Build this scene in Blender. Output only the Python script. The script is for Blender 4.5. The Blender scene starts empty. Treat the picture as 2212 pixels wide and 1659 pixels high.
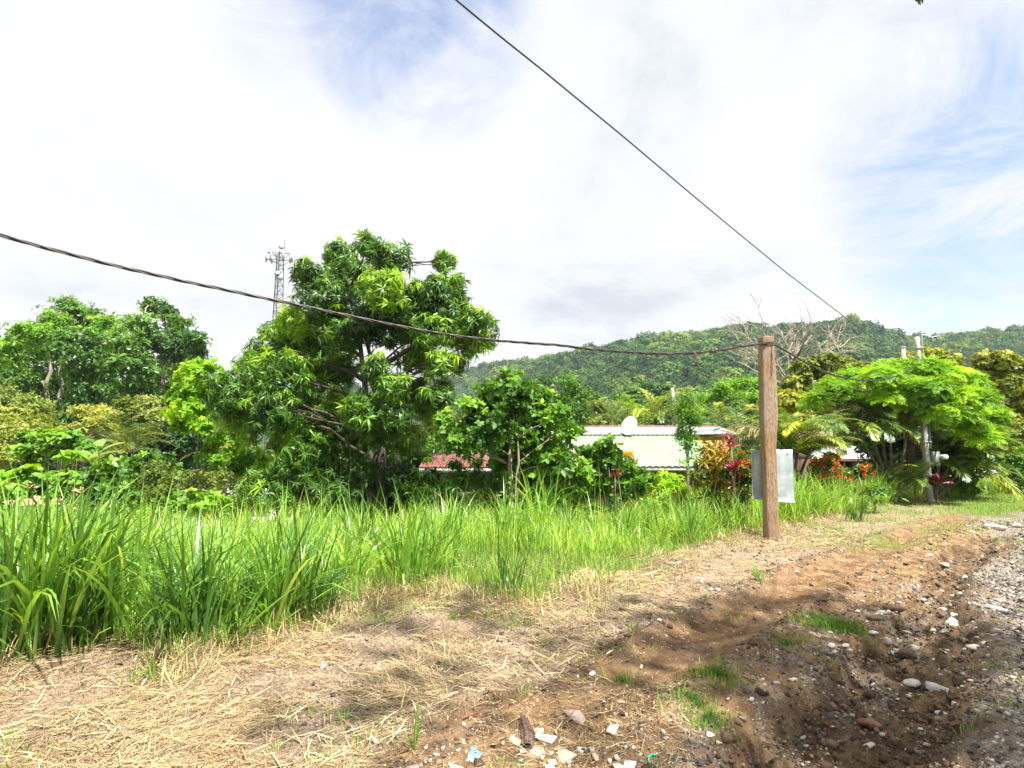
import bpy, math, random
import numpy as np
from mathutils import Vector

# ------------------------------------------------------------------ camera
scene = bpy.context.scene
COL = scene.collection
random.seed(7)
RNG = np.random.default_rng(7)
R = math.radians
FPX = 569.0                      # focal length in pixels of a 1024 px wide picture
PITCH = R(6.5)
CAMZ = 1.6
cd = bpy.data.cameras.new('camera')
cd.sensor_width = 36.0
cd.lens = 36.0 * FPX / 1024.0
cd.clip_start = 0.05
cd.clip_end = 6000
cam = bpy.data.objects.new('camera', cd)
COL.objects.link(cam)
cam.location = (0, 0, CAMZ)
cam.rotation_euler = (math.pi / 2 + PITCH, 0, 0)
scene.camera = cam

# ------------------------------------------------------------------ light
SUN_DIR = Vector((0.30, -0.40, 0.86)).normalized()
scene.view_settings.view_transform = 'Standard'
scene.view_settings.look = 'None'
scene.view_settings.gamma = 1
scene.view_settings.exposure = 1.32
scene.cycles.max_bounces = 6
scene.cycles.transparent_max_bounces = 8
scene.cycles.volume_bounces = 0
sl = bpy.data.lights.new('sun', 'SUN')
sl.energy = 5.0
sl.angle = R(0.6)
sl.color = (1.0, 0.955, 0.88)
so = bpy.data.objects.new('sun', sl)
COL.objects.link(so)
so.rotation_euler = SUN_DIR.to_track_quat('Z', 'Y').to_euler()

K = 1024.0 / 2212.0              # the photograph was measured 2212 px wide

def ray(px, py):
    x = (px * K - 512) / FPX
    y = (384 - py * K) / FPX
    c, s = math.cos(PITCH), math.sin(PITCH)
    return Vector((x, c - y * s, s + y * c))

def at(px, py, Y):
    d = ray(px, py)
    return Vector((0, 0, CAMZ)) + d * (Y / d.y)

def gnd(px, py, z=0.0):
    d = ray(px, py)
    return Vector((0, 0, CAMZ)) + d * ((z - CAMZ) / d.z)

def world_sky():
    w = bpy.data.worlds.new('World')
    scene.world = w
    w.use_nodes = True
    nt = w.node_tree
    nt.nodes.clear()
    N = nt.nodes.new
    L = nt.links.new
    out = N('ShaderNodeOutputWorld')
    sky = N('ShaderNodeTexSky')
    sky.sky_type = 'NISHITA'
    sky.sun_disc = False
    sky.sun_elevation = math.asin(SUN_DIR.z)
    sky.sun_rotation = math.atan2(SUN_DIR.x, SUN_DIR.y)
    bg = N('ShaderNodeBackground')
    bg.inputs['Strength'].default_value = 0.105
    tn = N('ShaderNodeMix')
    tn.data_type = 'RGBA'
    tn.blend_type = 'MULTIPLY'
    tn.inputs[0].default_value = 1.0
    L(sky.outputs[0], tn.inputs[6])
    tn.inputs[7].default_value = (1.0, 0.98, 1.08, 1)
    L(tn.outputs[2], bg.inputs['Color'])
    tc = N('ShaderNodeTexCoord')
    sep = N('ShaderNodeSeparateXYZ')
    L(tc.outputs['Generated'], sep.inputs[0])

    def m(op, a, b=None, c=None):
        n = N('ShaderNodeMath')
        n.operation = op
        for i, v in enumerate((a, b, c)):
            if v is None:
                continue
            if isinstance(v, (int, float)):
                n.inputs[i].default_value = v
            else:
                L(v, n.inputs[i])
        return n.outputs[0]
    zz = m('ADD', m('ABSOLUTE', sep.outputs[2]), 0.30)
    cmb = N('ShaderNodeCombineXYZ')
    L(m('DIVIDE', sep.outputs[0], zz), cmb.inputs[0])
    L(m('DIVIDE', sep.outputs[1], zz), cmb.inputs[1])

    def noise(scale, det, rough, off=(0, 0, 0), dist=0.0):
        mp = N('ShaderNodeMapping')
        mp.inputs['Location'].default_value = off
        L(cmb.outputs[0], mp.inputs[0])
        n = N('ShaderNodeTexNoise')
        n.inputs['Scale'].default_value = scale
        n.inputs['Detail'].default_value = det
        n.inputs['Roughness'].default_value = rough
        n.inputs['Distortion'].default_value = dist
        L(mp.outputs[0], n.inputs['Vector'])
        return n.outputs[0]

    def blob(px, py, cosw):
        d = ray(px, py).normalized()
        v = N('ShaderNodeVectorMath')
        v.operation = 'DOT_PRODUCT'
        L(tc.outputs['Generated'], v.inputs[0])
        v.inputs[1].default_value = d
        mr = N('ShaderNodeMapRange')
        mr.interpolation_type = 'SMOOTHSTEP'
        mr.inputs['From Min'].default_value = cosw
        mr.inputs['From Max'].default_value = 1.0
        L(v.outputs['Value'], mr.inputs['Value'])
        return mr.outputs[0]
    holes = m('MAXIMUM', m('MULTIPLY', blob(880, 0, 0.972), 1.0),
              m('MAXIMUM', m('MULTIPLY', blob(690, -60, 0.975), 0.55),
                m('MAXIMUM', m('MULTIPLY', blob(2180, 330, 0.968), 1.35), m('MULTIPLY', blob(2180, 480, 0.975), 1.2))))
    n1 = noise(3.1, 9, 0.64, (3.1, 1.7, 0), 0.5)
    blue = m('MULTIPLY', holes, m('MULTIPLY', m('SUBTRACT', n1, 0.36), 4.2))
    mr = N('ShaderNodeMapRange')
    mr.inputs['From Min'].default_value = 0.05
    mr.inputs['From Max'].default_value = 1.25
    L(blue, mr.inputs['Value'])
    # cloud body: bright with soft grey undersides
    n2 = noise(1.45, 9, 0.63, (8.3, 2.2, 0), 0.45)
    ramp = N('ShaderNodeValToRGB')
    e = ramp.color_ramp.elements
    e[0].position = 0.33
    e[0].color = (0.285, 0.302, 0.335, 1)
    e[1].position = 0.60
    e[1].color = (0.415, 0.418, 0.423, 1)
    x = e.new(0.45)
    x.color = (0.372, 0.380, 0.395, 1)
    # the cloud deck thins and whitens overhead, greyer low on the horizon
    lift = m('MULTIPLY', blob(700, 330, 0.86), 0.06)
    L(m('ADD', n2, lift), ramp.inputs[0])
    cb = N('ShaderNodeBackground')
    L(ramp.outputs[0], cb.inputs['Color'])
    cb.inputs['Strength'].default_value = 1.0
    mix = N('ShaderNodeMixShader')
    L(m('MINIMUM', mr.outputs[0], 0.85), mix.inputs[0])
    L(cb.outputs[0], mix.inputs[1])
    L(bg.outputs[0], mix.inputs[2])
    L(mix.outputs[0], out.inputs[0])

world_sky()

# ------------------------------------------------------------------ helpers
def tag(o, label=None, cat=None, group=None, kind=None):
    if label: o['label'] = label
    if cat: o['category'] = cat
    if group: o['group'] = group
    if kind: o['kind'] = kind
    return o

def empty(name, loc, label=None, cat=None, group=None, rz=0.0):
    o = bpy.data.objects.new(name, None)
    COL.objects.link(o)
    o.location = loc
    o.rotation_euler = (0, 0, rz)
    o.empty_display_size = 0.2
    return tag(o, label, cat, group)

def copy_tree(o, parent=None):
    c = o.copy()
    COL.objects.link(c)
    c.parent = parent
    for ch in [q for q in COL.objects if q.parent == o]:
        copy_tree(ch, c)
    return c

class Acc:
    """collects triangles; build() links them as one mesh object"""
    def __init__(s):
        s.V = []; s.F = []; s.T = []; s.n = 0
    def add(s, V, F, t=0.5):
        V = np.asarray(V, float).reshape(-1, 3)
        F = np.asarray(F, int).reshape(-1, 3)
        T = np.broadcast_to(np.asarray(t, float), (len(V),)) if np.ndim(t) == 0 else np.asarray(t, float)
        s.V.append(V); s.F.append(F + s.n); s.T.append(T); s.n += len(V)
    def quad(s, a, b, c, d, t=0.5):
        s.add([a, b, c, d], [[0, 1, 2], [0, 2, 3]], t)
    def inst(s, tmpl, pos, rot, scale, tint):
        V, F = tmpl[0], tmpl[1]
        n = len(pos)
        if n == 0: return
        k = len(V)
        scale = np.asarray(scale, float)
        if scale.ndim == 1:
            W = np.einsum('nij,kj->nki', rot, V) * scale[:, None, None]
        else:
            W = np.einsum('nij,nkj->nki', rot, V[None] * scale[:, None, :])
        W = W + pos[:, None, :]
        FF = F[None] + (np.arange(n) * k)[:, None, None]
        tt = np.repeat(tint, k)
        if len(tmpl) > 2:
            tt = tt + np.tile(tmpl[2], n)
        s.add(W.reshape(-1, 3), FF.reshape(-1, 3), tt)
    def box(s, c, size, rz=0.0, t=0.5, R3=None):
        x, y, z = [v / 2 for v in size]
        V = np.array([[i, j, k] for i in (-x, x) for j in (-y, y) for k in (-z, z)])
        if R3 is None:
            ca, sa = math.cos(rz), math.sin(rz)
            R3 = np.array([[ca, -sa, 0], [sa, ca, 0], [0, 0, 1]])
        V = V @ R3.T + np.array(c)
        F = []
        for q in ((0, 1, 3, 2), (4, 6, 7, 5), (0, 4, 5, 1), (2, 3, 7, 6), (0, 2, 6, 4), (1, 5, 7, 3)):
            F += [[q[0], q[1], q[2]], [q[0], q[2], q[3]]]
        s.add(V, F, t)
    def tube(s, pts, rad, sides=6, t=0.5, cap=True):
        P = np.array([list(p) for p in pts], float)
        n = len(P)
        rad = np.broadcast_to(np.asarray(rad, float), (n,))
        T = np.gradient(P, axis=0)
        T /= np.linalg.norm(T, axis=1)[:, None] + 1e-9
        ref = np.array([0.0, 0, 1]) if abs(T[0][2]) < 0.8 else np.array([1.0, 0, 0])
        rings = []
        u = np.cross(T[0], ref); u /= np.linalg.norm(u) + 1e-9
        for i in range(n):
            u = u - T[i] * np.dot(u, T[i]); u /= np.linalg.norm(u) + 1e-9
            v = np.cross(T[i], u)
            a = np.arange(sides) * 2 * math.pi / sides
            rings.append(P[i] + rad[i] * (np.cos(a)[:, None] * u + np.sin(a)[:, None] * v))
        V = np.vstack(rings)
        F = []
        for i in range(n - 1):
            for j in range(sides):
                a0 = i * sides + j; a1 = i * sides + (j + 1) % sides
                b0 = a0 + sides; b1 = a1 + sides
                F += [[a0, a1, b1], [a0, b1, b0]]
        if cap:
            for j in range(1, sides - 1):
                F.append([0, j + 1, j])
                o = (n - 1) * sides
                F.append([o, o + j, o + j + 1])
        s.add(V, F, t)
    def build(s, name, mat, parent=None, smooth=False):
        me = bpy.data.meshes.new(name)
        V = np.vstack(s.V).astype(np.float32)
        F = np.vstack(s.F).astype(np.int32)
        T = np.concatenate(s.T).astype(np.float32)
        if parent is not None:
            V = V - np.array(parent.location, dtype=np.float32)
        me.vertices.add(len(V)); me.vertices.foreach_set('co', V.ravel())
        me.loops.add(F.size); me.loops.foreach_set('vertex_index', F.ravel())
        me.polygons.add(len(F))
        me.polygons.foreach_set('loop_start', np.arange(0, F.size, 3, dtype=np.int32))
        me.polygons.foreach_set('loop_total', np.full(len(F), 3, dtype=np.int32))
        if smooth:
            me.polygons.foreach_set('use_smooth', np.ones(len(F), dtype=bool))
        at_ = me.attributes.new('tint', 'FLOAT', 'POINT')
        at_.data.foreach_set('value', T)
        me.update(calc_edges=True)
        me.validate()
        me.materials.append(mat)
        o = bpy.data.objects.new(name, me)
        COL.objects.link(o)
        o.parent = parent
        return o

def frames(up, spin):
    """rotation matrices whose z axis is `up` (n,3), spun by spin"""
    up = up / (np.linalg.norm(up, axis=1)[:, None] + 1e-9)
    ref = np.where(np.abs(up[:, 2:3]) > 0.95, np.array([[1.0, 0, 0]]), np.array([[0.0, 0, 1.0]]))
    x = np.cross(ref, up); x /= np.linalg.norm(x, axis=1)[:, None] + 1e-9
    y = np.cross(up, x)
    c, s = np.cos(spin)[:, None], np.sin(spin)[:, None]
    X = x * c + y * s
    Y = -x * s + y * c
    return np.stack([X, Y, up], axis=2)

_tab = np.random.default_rng(11).random((256, 256))
def vnoise(x, y):
    xi = np.floor(x).astype(int); yi = np.floor(y).astype(int)
    fx = x - xi; fy = y - yi
    fx = fx * fx * (3 - 2 * fx); fy = fy * fy * (3 - 2 * fy)
    a = _tab[xi & 255, yi & 255]; b = _tab[(xi + 1) & 255, yi & 255]
    c = _tab[xi & 255, (yi + 1) & 255]; d = _tab[(xi + 1) & 255, (yi + 1) & 255]
    return (a * (1 - fx) + b * fx) * (1 - fy) + (c * (1 - fx) + d * fx) * fy
def fbm(x, y, o=4, lac=2.03, g=0.5):
    s = 0; a = 1; t = 0
    for i in range(o):
        s = s + a * vnoise(x + 17.3 * i, y - 9.1 * i); t += a
        x = x * lac; y = y * lac; a *= g
    return s / t
def sstep(a, b, x):
    t = np.clip((x - a) / (b - a), 0, 1)
    return t * t * (3 - 2 * t)

# ------------------------------------------------------------------ materials
def mat_new(name):
    m = bpy.data.materials.new(name)
    m.use_nodes = True
    nt = m.node_tree
    nt.nodes.clear()
    return m, nt

class NB:
    def __init__(s, name):
        s.m, s.nt = mat_new(name)
        s.out = s.nt.nodes.new('ShaderNodeOutputMaterial')
    def n(s, t, **kw):
        x = s.nt.nodes.new(t)
        for k, v in kw.items(): setattr(x, k, v)
        return x
    def L(s, a, b): s.nt.links.new(a, b)
    def put(s, sock, v):
        if isinstance(v, (int, float)): sock.default_value = v
        elif isinstance(v, (tuple, list)):
            sock.default_value = tuple(v) + (1,) if len(v) == 3 and sock.type == 'RGBA' else v
        else: s.L(v, sock)
    def math(s, op, a, b=None):
        x = s.n('ShaderNodeMath', operation=op)
        s.put(x.inputs[0], a)
        if b is not None: s.put(x.inputs[1], b)
        return x.outputs[0]
    def mix(s, f, a, b, mode='MIX'):
        x = s.n('ShaderNodeMix', data_type='RGBA', blend_type=mode)
        s.put(x.inputs[0], f); s.put(x.inputs[6], a); s.put(x.inputs[7], b)
        return x.outputs[2]
    def noise(s, scale, det=4, rough=0.55, vec=None, dist=0):
        x = s.n('ShaderNodeTexNoise')
        x.inputs['Scale'].default_value = scale; x.inputs['Detail'].default_value = det
        x.inputs['Roughness'].default_value = rough; x.inputs['Distortion'].default_value = dist
        if vec is not None: s.L(vec, x.inputs['Vector'])
        return x.outputs[0]
    def co(s):
        return s.n('ShaderNodeTexCoord').outputs['Object']
    def mapped(s, scale, loc=(0, 0, 0), rot=(0, 0, 0)):
        x = s.n('ShaderNodeMapping')
        x.inputs['Scale'].default_value = scale; x.inputs['Location'].default_value = loc
        x.inputs['Rotation'].default_value = rot
        s.L(s.co(), x.inputs[0])
        return x.outputs[0]
    def ramp(s, f, stops):
        x = s.n('ShaderNodeValToRGB')
        e = x.color_ramp.elements
        while len(e) > 2: e.remove(e[-1])
        for i, (p, c) in enumerate(stops):
            if i < 2: el = e[i]; el.position = p
            else: el = e.new(p)
            el.color = tuple(c) + (1,)
        s.put(x.inputs[0], f)
        return x.outputs[0]
    def rng(s, f, a, b, c=0.0, d=1.0):
        x = s.n('ShaderNodeMapRange')
        s.put(x.inputs['Value'], f)
        x.inputs['From Min'].default_value = a; x.inputs['From Max'].default_value = b
        x.inputs['To Min'].default_value = c; x.inputs['To Max'].default_value = d
        return x.outputs[0]
    def bump(s, h, strength=0.5, dist=0.02):
        x = s.n('ShaderNodeBump')
        x.inputs['Strength'].default_value = strength; x.inputs['Distance'].default_value = dist
        s.L(h, x.inputs['Height'])
        return x.outputs[0]
    def bsdf(s, col, rough=0.8, spec=0.3, metal=0.0, normal=None):
        x = s.n('ShaderNodeBsdfPrincipled')
        s.put(x.inputs['Base Color'], col); s.put(x.inputs['Roughness'], rough)
        x.inputs['Specular IOR Level'].default_value = spec
        s.put(x.inputs['Metallic'], metal)
        if normal is not None: s.L(normal, x.inputs['Normal'])
        return x.outputs[0]
    def done(s, sh):
        s.L(sh, s.out.inputs[0]); return s.m

def leaf_mat(name, dark, mid, young, transl=0.35, rough=0.42, spec=0.35, stops=(0.0, 0.55, 1.0), gain=1.4):
    mid = tuple(v * g for v, g in zip(mid, (gain, gain, gain * .8))); young = tuple(min(.85, v * g) for v, g in zip(young, (gain * .95, gain * .95, gain * .7)))
    b = NB(name)
    a = b.n('ShaderNodeAttribute', attribute_name='tint')
    c = b.ramp(a.outputs['Fac'], [(stops[0], dark), (stops[1], mid), (stops[2], young)])
    nz = b.noise(1.3, 2, 0.5, b.co())
    c = b.mix(b.rng(nz, 0.35, 0.7, 0.0, 0.35), c, b.mix(1.0, c, (1.25, 1.05, 0.55), 'MULTIPLY'))
    p = b.bsdf(c, rough, spec)
    t = b.n('ShaderNodeBsdfTranslucent')
    b.put(t.inputs['Color'], b.mix(1.0, c, (1.5, 1.35, 0.5), 'MULTIPLY'))
    mx = b.n('ShaderNodeMixShader')
    mx.inputs[0].default_value = transl
    b.L(p, mx.inputs[1]); b.L(t.outputs[0], mx.inputs[2])
    return b.done(mx.outputs[0])

def bark_mat(name, c1, c2, scale=9.0):
    b = NB(name)
    v = b.mapped((1, 1, 0.22))
    n = b.noise(scale, 6, 0.65, v, 0.4)
    n2 = b.noise(2.0, 3, 0.5, b.co())
    c = b.ramp(n, [(0.32, c1), (0.68, c2)])
    c = b.mix(b.rng(n2, 0.4, 0.65, 0, 0.5), c, b.mix(1.0, c, (1.3, 1.3, 1.2), 'MULTIPLY'))
    return b.done(b.bsdf(c, 0.9, 0.15, normal=b.bump(n, 0.7, 0.03)))

def plain_mat(name, c1, c2=None, rough=0.6, scale=6.0, metal=0.0, spec=0.3, bump=0.15, stretch=(1, 1, 1), det=4):
    b = NB(name)
    n = b.noise(scale, det, 0.6, b.mapped(stretch))
    c = b.ramp(n, [(0.35, c1), (0.66, c2 or c1)])
    return b.done(b.bsdf(c, rough, spec, metal, b.bump(n, bump, 0.01)))

M = {}
M['mango'] = leaf_mat('mango_leaf', (0.022, 0.055, 0.014), (0.060, 0.150, 0.020), (0.270, 0.440, 0.035), 0.30, 0.38, 0.45)
M['dark_leaf'] = leaf_mat('dark_leaf', (0.018, 0.052, 0.016), (0.050, 0.125, 0.028), (0.130, 0.260, 0.035), 0.30, 0.40, 0.4)
M['green_leaf'] = leaf_mat('green_leaf', (0.030, 0.085, 0.018), (0.085, 0.200, 0.028), (0.220, 0.400, 0.045), 0.35, 0.45, 0.35)
M['yellow_leaf'] = leaf_mat('yellow_green_leaf', (0.070, 0.120, 0.025), (0.150, 0.210, 0.050), (0.290, 0.320, 0.085), 0.35, 0.5, 0.3)
M['olive_leaf'] = leaf_mat('olive_leaf', (0.090, 0.130, 0.022), (0.180, 0.220, 0.038), (0.330, 0.340, 0.060), 0.3, 0.45, 0.35)
M['lime_leaf'] = leaf_mat('lime_leaf', (0.045, 0.120, 0.014), (0.130, 0.290, 0.022), (0.320, 0.490, 0.035), 0.42, 0.5, 0.25)
M['palm_leaf'] = leaf_mat('palm_leaf', (0.025, 0.060, 0.016), (0.075, 0.155, 0.032), (0.330, 0.370, 0.060), 0.32, 0.35, 0.45)
M['banana_leaf'] = leaf_mat('banana_leaf', (0.060, 0.150, 0.050), (0.110, 0.230, 0.080), (0.200, 0.330, 0.090), 0.4, 0.35, 0.45)
M['croton'] = leaf_mat('croton_leaf', (0.050, 0.120, 0.020), (0.200, 0.210, 0.030), (0.620, 0.360, 0.040), 0.25, 0.35, 0.4, (0.1, 0.4, 0.75), gain=1.0)
M['red_leaf'] = leaf_mat('crimson_leaf', (0.070, 0.008, 0.016), (0.240, 0.015, 0.045), (0.400, 0.030, 0.090), 0.25, 0.35, 0.4, gain=1.0)
M['dead_leaf'] = leaf_mat('dry_leaf', (0.170, 0.125, 0.080), (0.330, 0.260, 0.190), (0.520, 0.450, 0.360), 0.15, 0.7, 0.2, gain=1.0)
M['orange_flower'] = leaf_mat('orange_petal', (0.380, 0.045, 0.015), (0.600, 0.110, 0.025), (0.720, 0.240, 0.060), 0.25, 0.5, 0.2, gain=1.0)
M['grass'] = leaf_mat('grass_blade', (0.055, 0.150, 0.030), (0.170, 0.335, 0.062), (0.420, 0.520, 0.180), 0.42, 0.33, 0.5)
M['short_grass'] = leaf_mat('short_grass_blade', (0.060, 0.135, 0.030), (0.140, 0.270, 0.045), (0.340, 0.400, 0.100), 0.35, 0.5, 0.25)
M['far_leaf'] = leaf_mat('far_forest_leaf', (0.020, 0.058, 0.020), (0.052, 0.130, 0.030), (0.150, 0.230, 0.050), 0.15, 0.6, 0.15, gain=1.0)
M['straw'] = leaf_mat('straw_stem', (0.150, 0.098, 0.062), (0.400, 0.305, 0.215), (0.700, 0.620, 0.510), 0.08, 0.6, 0.25, gain=1.0)
M['bark_dark'] = bark_mat('dark_bark', (0.035, 0.028, 0.022), (0.115, 0.095, 0.075))
M['bark_pale'] = bark_mat('pale_bark', (0.150, 0.125, 0.095), (0.380, 0.330, 0.270), 5)
M['dead_wood'] = bark_mat('bleached_wood', (0.240, 0.195, 0.160), (0.480, 0.410, 0.350), 5)
M['palm_stem'] = plain_mat('palm_stem', (0.07, 0.07, 0.04), (0.17, 0.15, 0.10), 0.7, 7)
M['twig'] = plain_mat('twig', (0.10, 0.08, 0.05), (0.25, 0.20, 0.14), 0.8, 20)
M['cable'] = plain_mat('black_cable', (0.012, 0.012, 0.014), (0.035, 0.034, 0.034), 0.42, 8, spec=0.5)
M['bare_wire'] = plain_mat('weathered_wire', (0.03, 0.027, 0.025), (0.17, 0.13, 0.09), 0.5, 18, 0.3)
M['copper'] = plain_mat('rusty_copper', (0.20, 0.07, 0.04), (0.34, 0.14, 0.08), 0.5, 30, 0.3)
M['concrete'] = plain_mat('weathered_concrete', (0.30, 0.31, 0.29), (0.48, 0.49, 0.47), 0.85, 7, bump=0.4)
M['galv'] = plain_mat('dull_galvanised', (0.34, 0.38, 0.40), (0.52, 0.56, 0.58), 0.5, 12, 0.5)
M['white_plastic'] = plain_mat('white_plastic', (0.62, 0.62, 0.60), (0.74, 0.74, 0.73), 0.4, 8)
M['grey_metal'] = plain_mat('tower_grey', (0.06, 0.065, 0.075), (0.12, 0.125, 0.14), 0.5, 3, 0.3)
M['yellow_wall'] = plain_mat('ochre_wall', (0.36, 0.22, 0.04), (0.50, 0.32, 0.08), 0.85, 2.0)
M['white_wall'] = plain_mat('white_wall', (0.56, 0.54, 0.50), (0.70, 0.68, 0.64), 0.85, 1.5)
M['brown_wall'] = plain_mat('brown_wall', (0.10, 0.06, 0.05), (0.20, 0.13, 0.10), 0.85, 2)
M['red_brick'] = plain_mat('brick_shard', (0.18, 0.075, 0.05), (0.34, 0.18, 0.13), 0.85, 20, bump=0.5)
M['tyre'] = plain_mat('old_tyre_rubber', (0.075, 0.050, 0.042), (0.19, 0.125, 0.095), 0.8, 25)
M['green_plastic'] = plain_mat('green_plastic', (0.02, 0.42, 0.26), (0.03, 0.5, 0.33), 0.35, 8, bump=0.0)
M['glass_dark'] = plain_mat('dark_window', (0.015, 0.017, 0.02), (0.04, 0.045, 0.05), 0.15, 3)
M['teal'] = plain_mat('teal_cloth', (0.03, 0.25, 0.32), (0.05, 0.36, 0.42), 0.6, 6)

def roof_mat(name, c1, c2, stain, rough=0.4, metal=0.2, stain_amt=0.5):
    b = NB(name)
    n = b.noise(0.9, 6, 0.7, b.mapped((9, 0.5, 1)))
    n2 = b.noise(1.6, 7, 0.75, b.mapped((2.5, .7, 1)))
    c = b.mix(b.rng(n, 0.35, 0.7), c1, c2)
    c = b.mix(b.rng(n2, 0.52, 0.75, 0, stain_amt), c, stain)
    return b.done(b.bsdf(c, rough, 0.4, metal))
M['green_roof'] = roof_mat('pale_green_roof', (0.25, 0.40, 0.22), (0.32, 0.46, 0.27), (0.15, 0.26, 0.17))
M['white_roof'] = roof_mat('white_zinc_roof', (0.52, 0.52, 0.54), (0.64, 0.64, 0.66), (0.40, 0.33, 0.29), stain_amt=0.35)
M['red_roof'] = roof_mat('rusty_red_roof', (0.15, 0.055, 0.04), (0.25, 0.10, 0.08), (0.45, 0.34, 0.30), 0.6, 0.1)
M['terra_roof'] = roof_mat('terracotta_roof', (0.44, 0.20, 0.15), (0.58, 0.32, 0.25), (0.66, 0.46, 0.38), 0.75, 0)

def wood_post_mat():
    b = NB('weathered_post_wood')
    v = b.mapped((7, 7, 0.35))
    n = b.noise(6, 8, 0.68, v, 0.8)
    g = b.noise(26, 4, 0.6, v)
    big = b.noise(0.9, 4, 0.6, b.co())
    c = b.ramp(n, [(0.30, (0.150, 0.082, 0.042)), (0.46, (0.400, 0.245, 0.125)), (0.70, (0.540, 0.370, 0.225))])
    c = b.mix(b.rng(big, 0.40, 0.60, 0, 0.8), c, (0.46, 0.375, 0.30))
    c = b.mix(b.rng(g, 0.55, 0.64, 0, 0.8), c, (0.075, 0.045, 0.026))
    return b.done(b.bsdf(c, 0.82, 0.2, normal=b.bump(b.math('ADD', n, g), 1.0, 0.03)))
M['post'] = wood_post_mat()

def sign_mat():
    b = NB('spangled_zinc_sheet')
    n = b.noise(3.0, 8, 0.7, b.co())
    n2 = b.noise(40, 4, 0.7, b.mapped((1, 1, 0.5)))
    n3 = b.noise(1.2, 4, 0.6, b.mapped((3, 3, 0.8)))
    c = b.ramp(n, [(0.36, (0.24, 0.31, 0.33)), (0.62, (0.46, 0.53, 0.54))])
    c = b.mix(b.rng(n2, 0.58, 0.68, 0, 0.6), c, (0.24, 0.30, 0.31))
    c = b.mix(b.rng(n3, 0.50, 0.66, 0, 0.35), c, (0.30, 0.37, 0.32))
    return b.done(b.bsdf(c, 0.5, 0.5, 0.25, b.bump(n, 0.1, 0.01)))
M['sign'] = sign_mat()

def stone_mat(name, c1, c2, c3):
    b = NB(name)
    a = b.n('ShaderNodeAttribute', attribute_name='tint')
    c = b.ramp(a.outputs['Fac'], [(0.0, c1), (0.5, c2), (1.0, c3)])
    n = b.noise(28, 5, 0.65, b.co())
    c = b.mix(b.rng(n, 0.35, 0.7, 0, 0.5), c, b.mix(1.0, c, (0.6, 0.56, 0.50), 'MULTIPLY'))
    return b.done(b.bsdf(c, 0.85, 0.25, normal=b.bump(n, 0.5, 0.01)))
M['pale_stone'] = stone_mat('pale_stone', (0.30, 0.25, 0.19), (0.50, 0.45, 0.38), (0.68, 0.64, 0.57))
M['gravel'] = stone_mat('mixed_gravel', (0.060, 0.056, 0.054), (0.22, 0.185, 0.15), (0.62, 0.56, 0.47))
M['dark_stone'] = stone_mat('grey_stone', (0.055, 0.058, 0.064), (0.12, 0.115, 0.11), (0.26, 0.24, 0.22))
M['clod'] = stone_mat('earth_clod', (0.060, 0.038, 0.024), (0.14, 0.092, 0.056), (0.27, 0.19, 0.12))

# ------------------------------------------------------------------ terrain
def az_curve(pts):
    """pixel points on flat ground -> (azimuth, depth) arrays"""
    P = [gnd(*p) for p in pts]
    a = np.array([p.x / p.y for p in P]); d = np.array([p.y for p in P])
    o = np.argsort(a)
    return a[o], d[o]
FRONT = az_curve([(-300, 1440), (0, 1430), (130, 1400), (250, 1385), (380, 1430), (500, 1390), (640, 1350), (760, 1310),
                  (900, 1280), (1010, 1290), (1110, 1305), (1200, 1298), (1330, 1265), (1430, 1220), (1500, 1195), (1650, 1150),
                  (1800, 1120), (1950, 1085), (2050, 1076)])
STRAW = az_curve([(-300, 1900), (0, 1900), (500, 1900), (800, 1720), (950, 1580), (1100, 1480), (1300, 1390), (1450, 1345),
                  (1560, 1290), (1700, 1230), (1850, 1175), (1950, 1140), (2100, 1100), (2300, 1090)])
def front_edge(az): return np.interp(az, FRONT[0], FRONT[1])
def straw_edge(az): return np.interp(az, STRAW[0], STRAW[1])
def back_edge(az):
    return np.interp(az, [-1.0, -0.5, 0.0, 0.3, 0.5, 0.7, 0.8, 1.2], [9.5, 9.8, 10.8, 12.6, 15.0, 19.5, 24.0, 30.0])
def drop_total(az):
    return np.interp(az, [-1.2, -0.6, -0.2, 0.1, 0.42, 0.58, 0.68, 0.76, 1.3], [3.9, 3.6, 3.0, 2.5, 2.2, 1.6, 0.6, 0.0, 0.0])

GULLY = np.array([list(gnd(*p))[:2] for p in [(1560, 2100), (1700, 1760), (1790, 1600), (1880, 1490), (1960, 1400), (2000, 1340),
                  (2012, 1290), (2040, 1230), (2085, 1190), (2150, 1160), (2300, 1130), (2700, 1110)]])
GW = np.array([0.50, 0.46, 0.42, 0.38, 0.34, 0.27, 0.22, 0.22, 0.26, 0.32, 0.36, 0.4])
GD = np.array([0.24, 0.25, 0.24, 0.22, 0.19, 0.18, 0.18, 0.18, 0.17, 0.14, 0.10, 0.05])
TRACK = np.array([list(gnd(*p))[:2] for p in [(800, 2000), (1180, 1660), (1420, 1540), (1600, 1430), (1740, 1335), (1850, 1255),
                  (1950, 1195), (2080, 1132), (2200, 1102), (2300, 1095)]])
RUT = np.array([list(gnd(*p))[:2] for p in [(900, 1900), (1250, 1560), (1480, 1400), (1620, 1318), (1740, 1255), (1850, 1205),
                (1960, 1160), (2080, 1120)]])

def polydist(x, y, P):
    best = np.full(x.shape, 1e9); par = np.zeros(x.shape); side = np.zeros(x.shape)
    for i in range(len(P) - 1):
        a = P[i]; d = P[i + 1] - a
        l2 = d @ d
        t = np.clip(((x - a[0]) * d[0] + (y - a[1]) * d[1]) / l2, 0, 1)
        qx = x - a[0] - t * d[0]; qy = y - a[1] - t * d[1]
        D = np.hypot(qx, qy)
        m = D < best
        best = np.where(m, D, best); par = np.where(m, i + t, par)
        side = np.where(m, np.sign(d[0] * qy - d[1] * qx), side)
    return best, par, side

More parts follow.
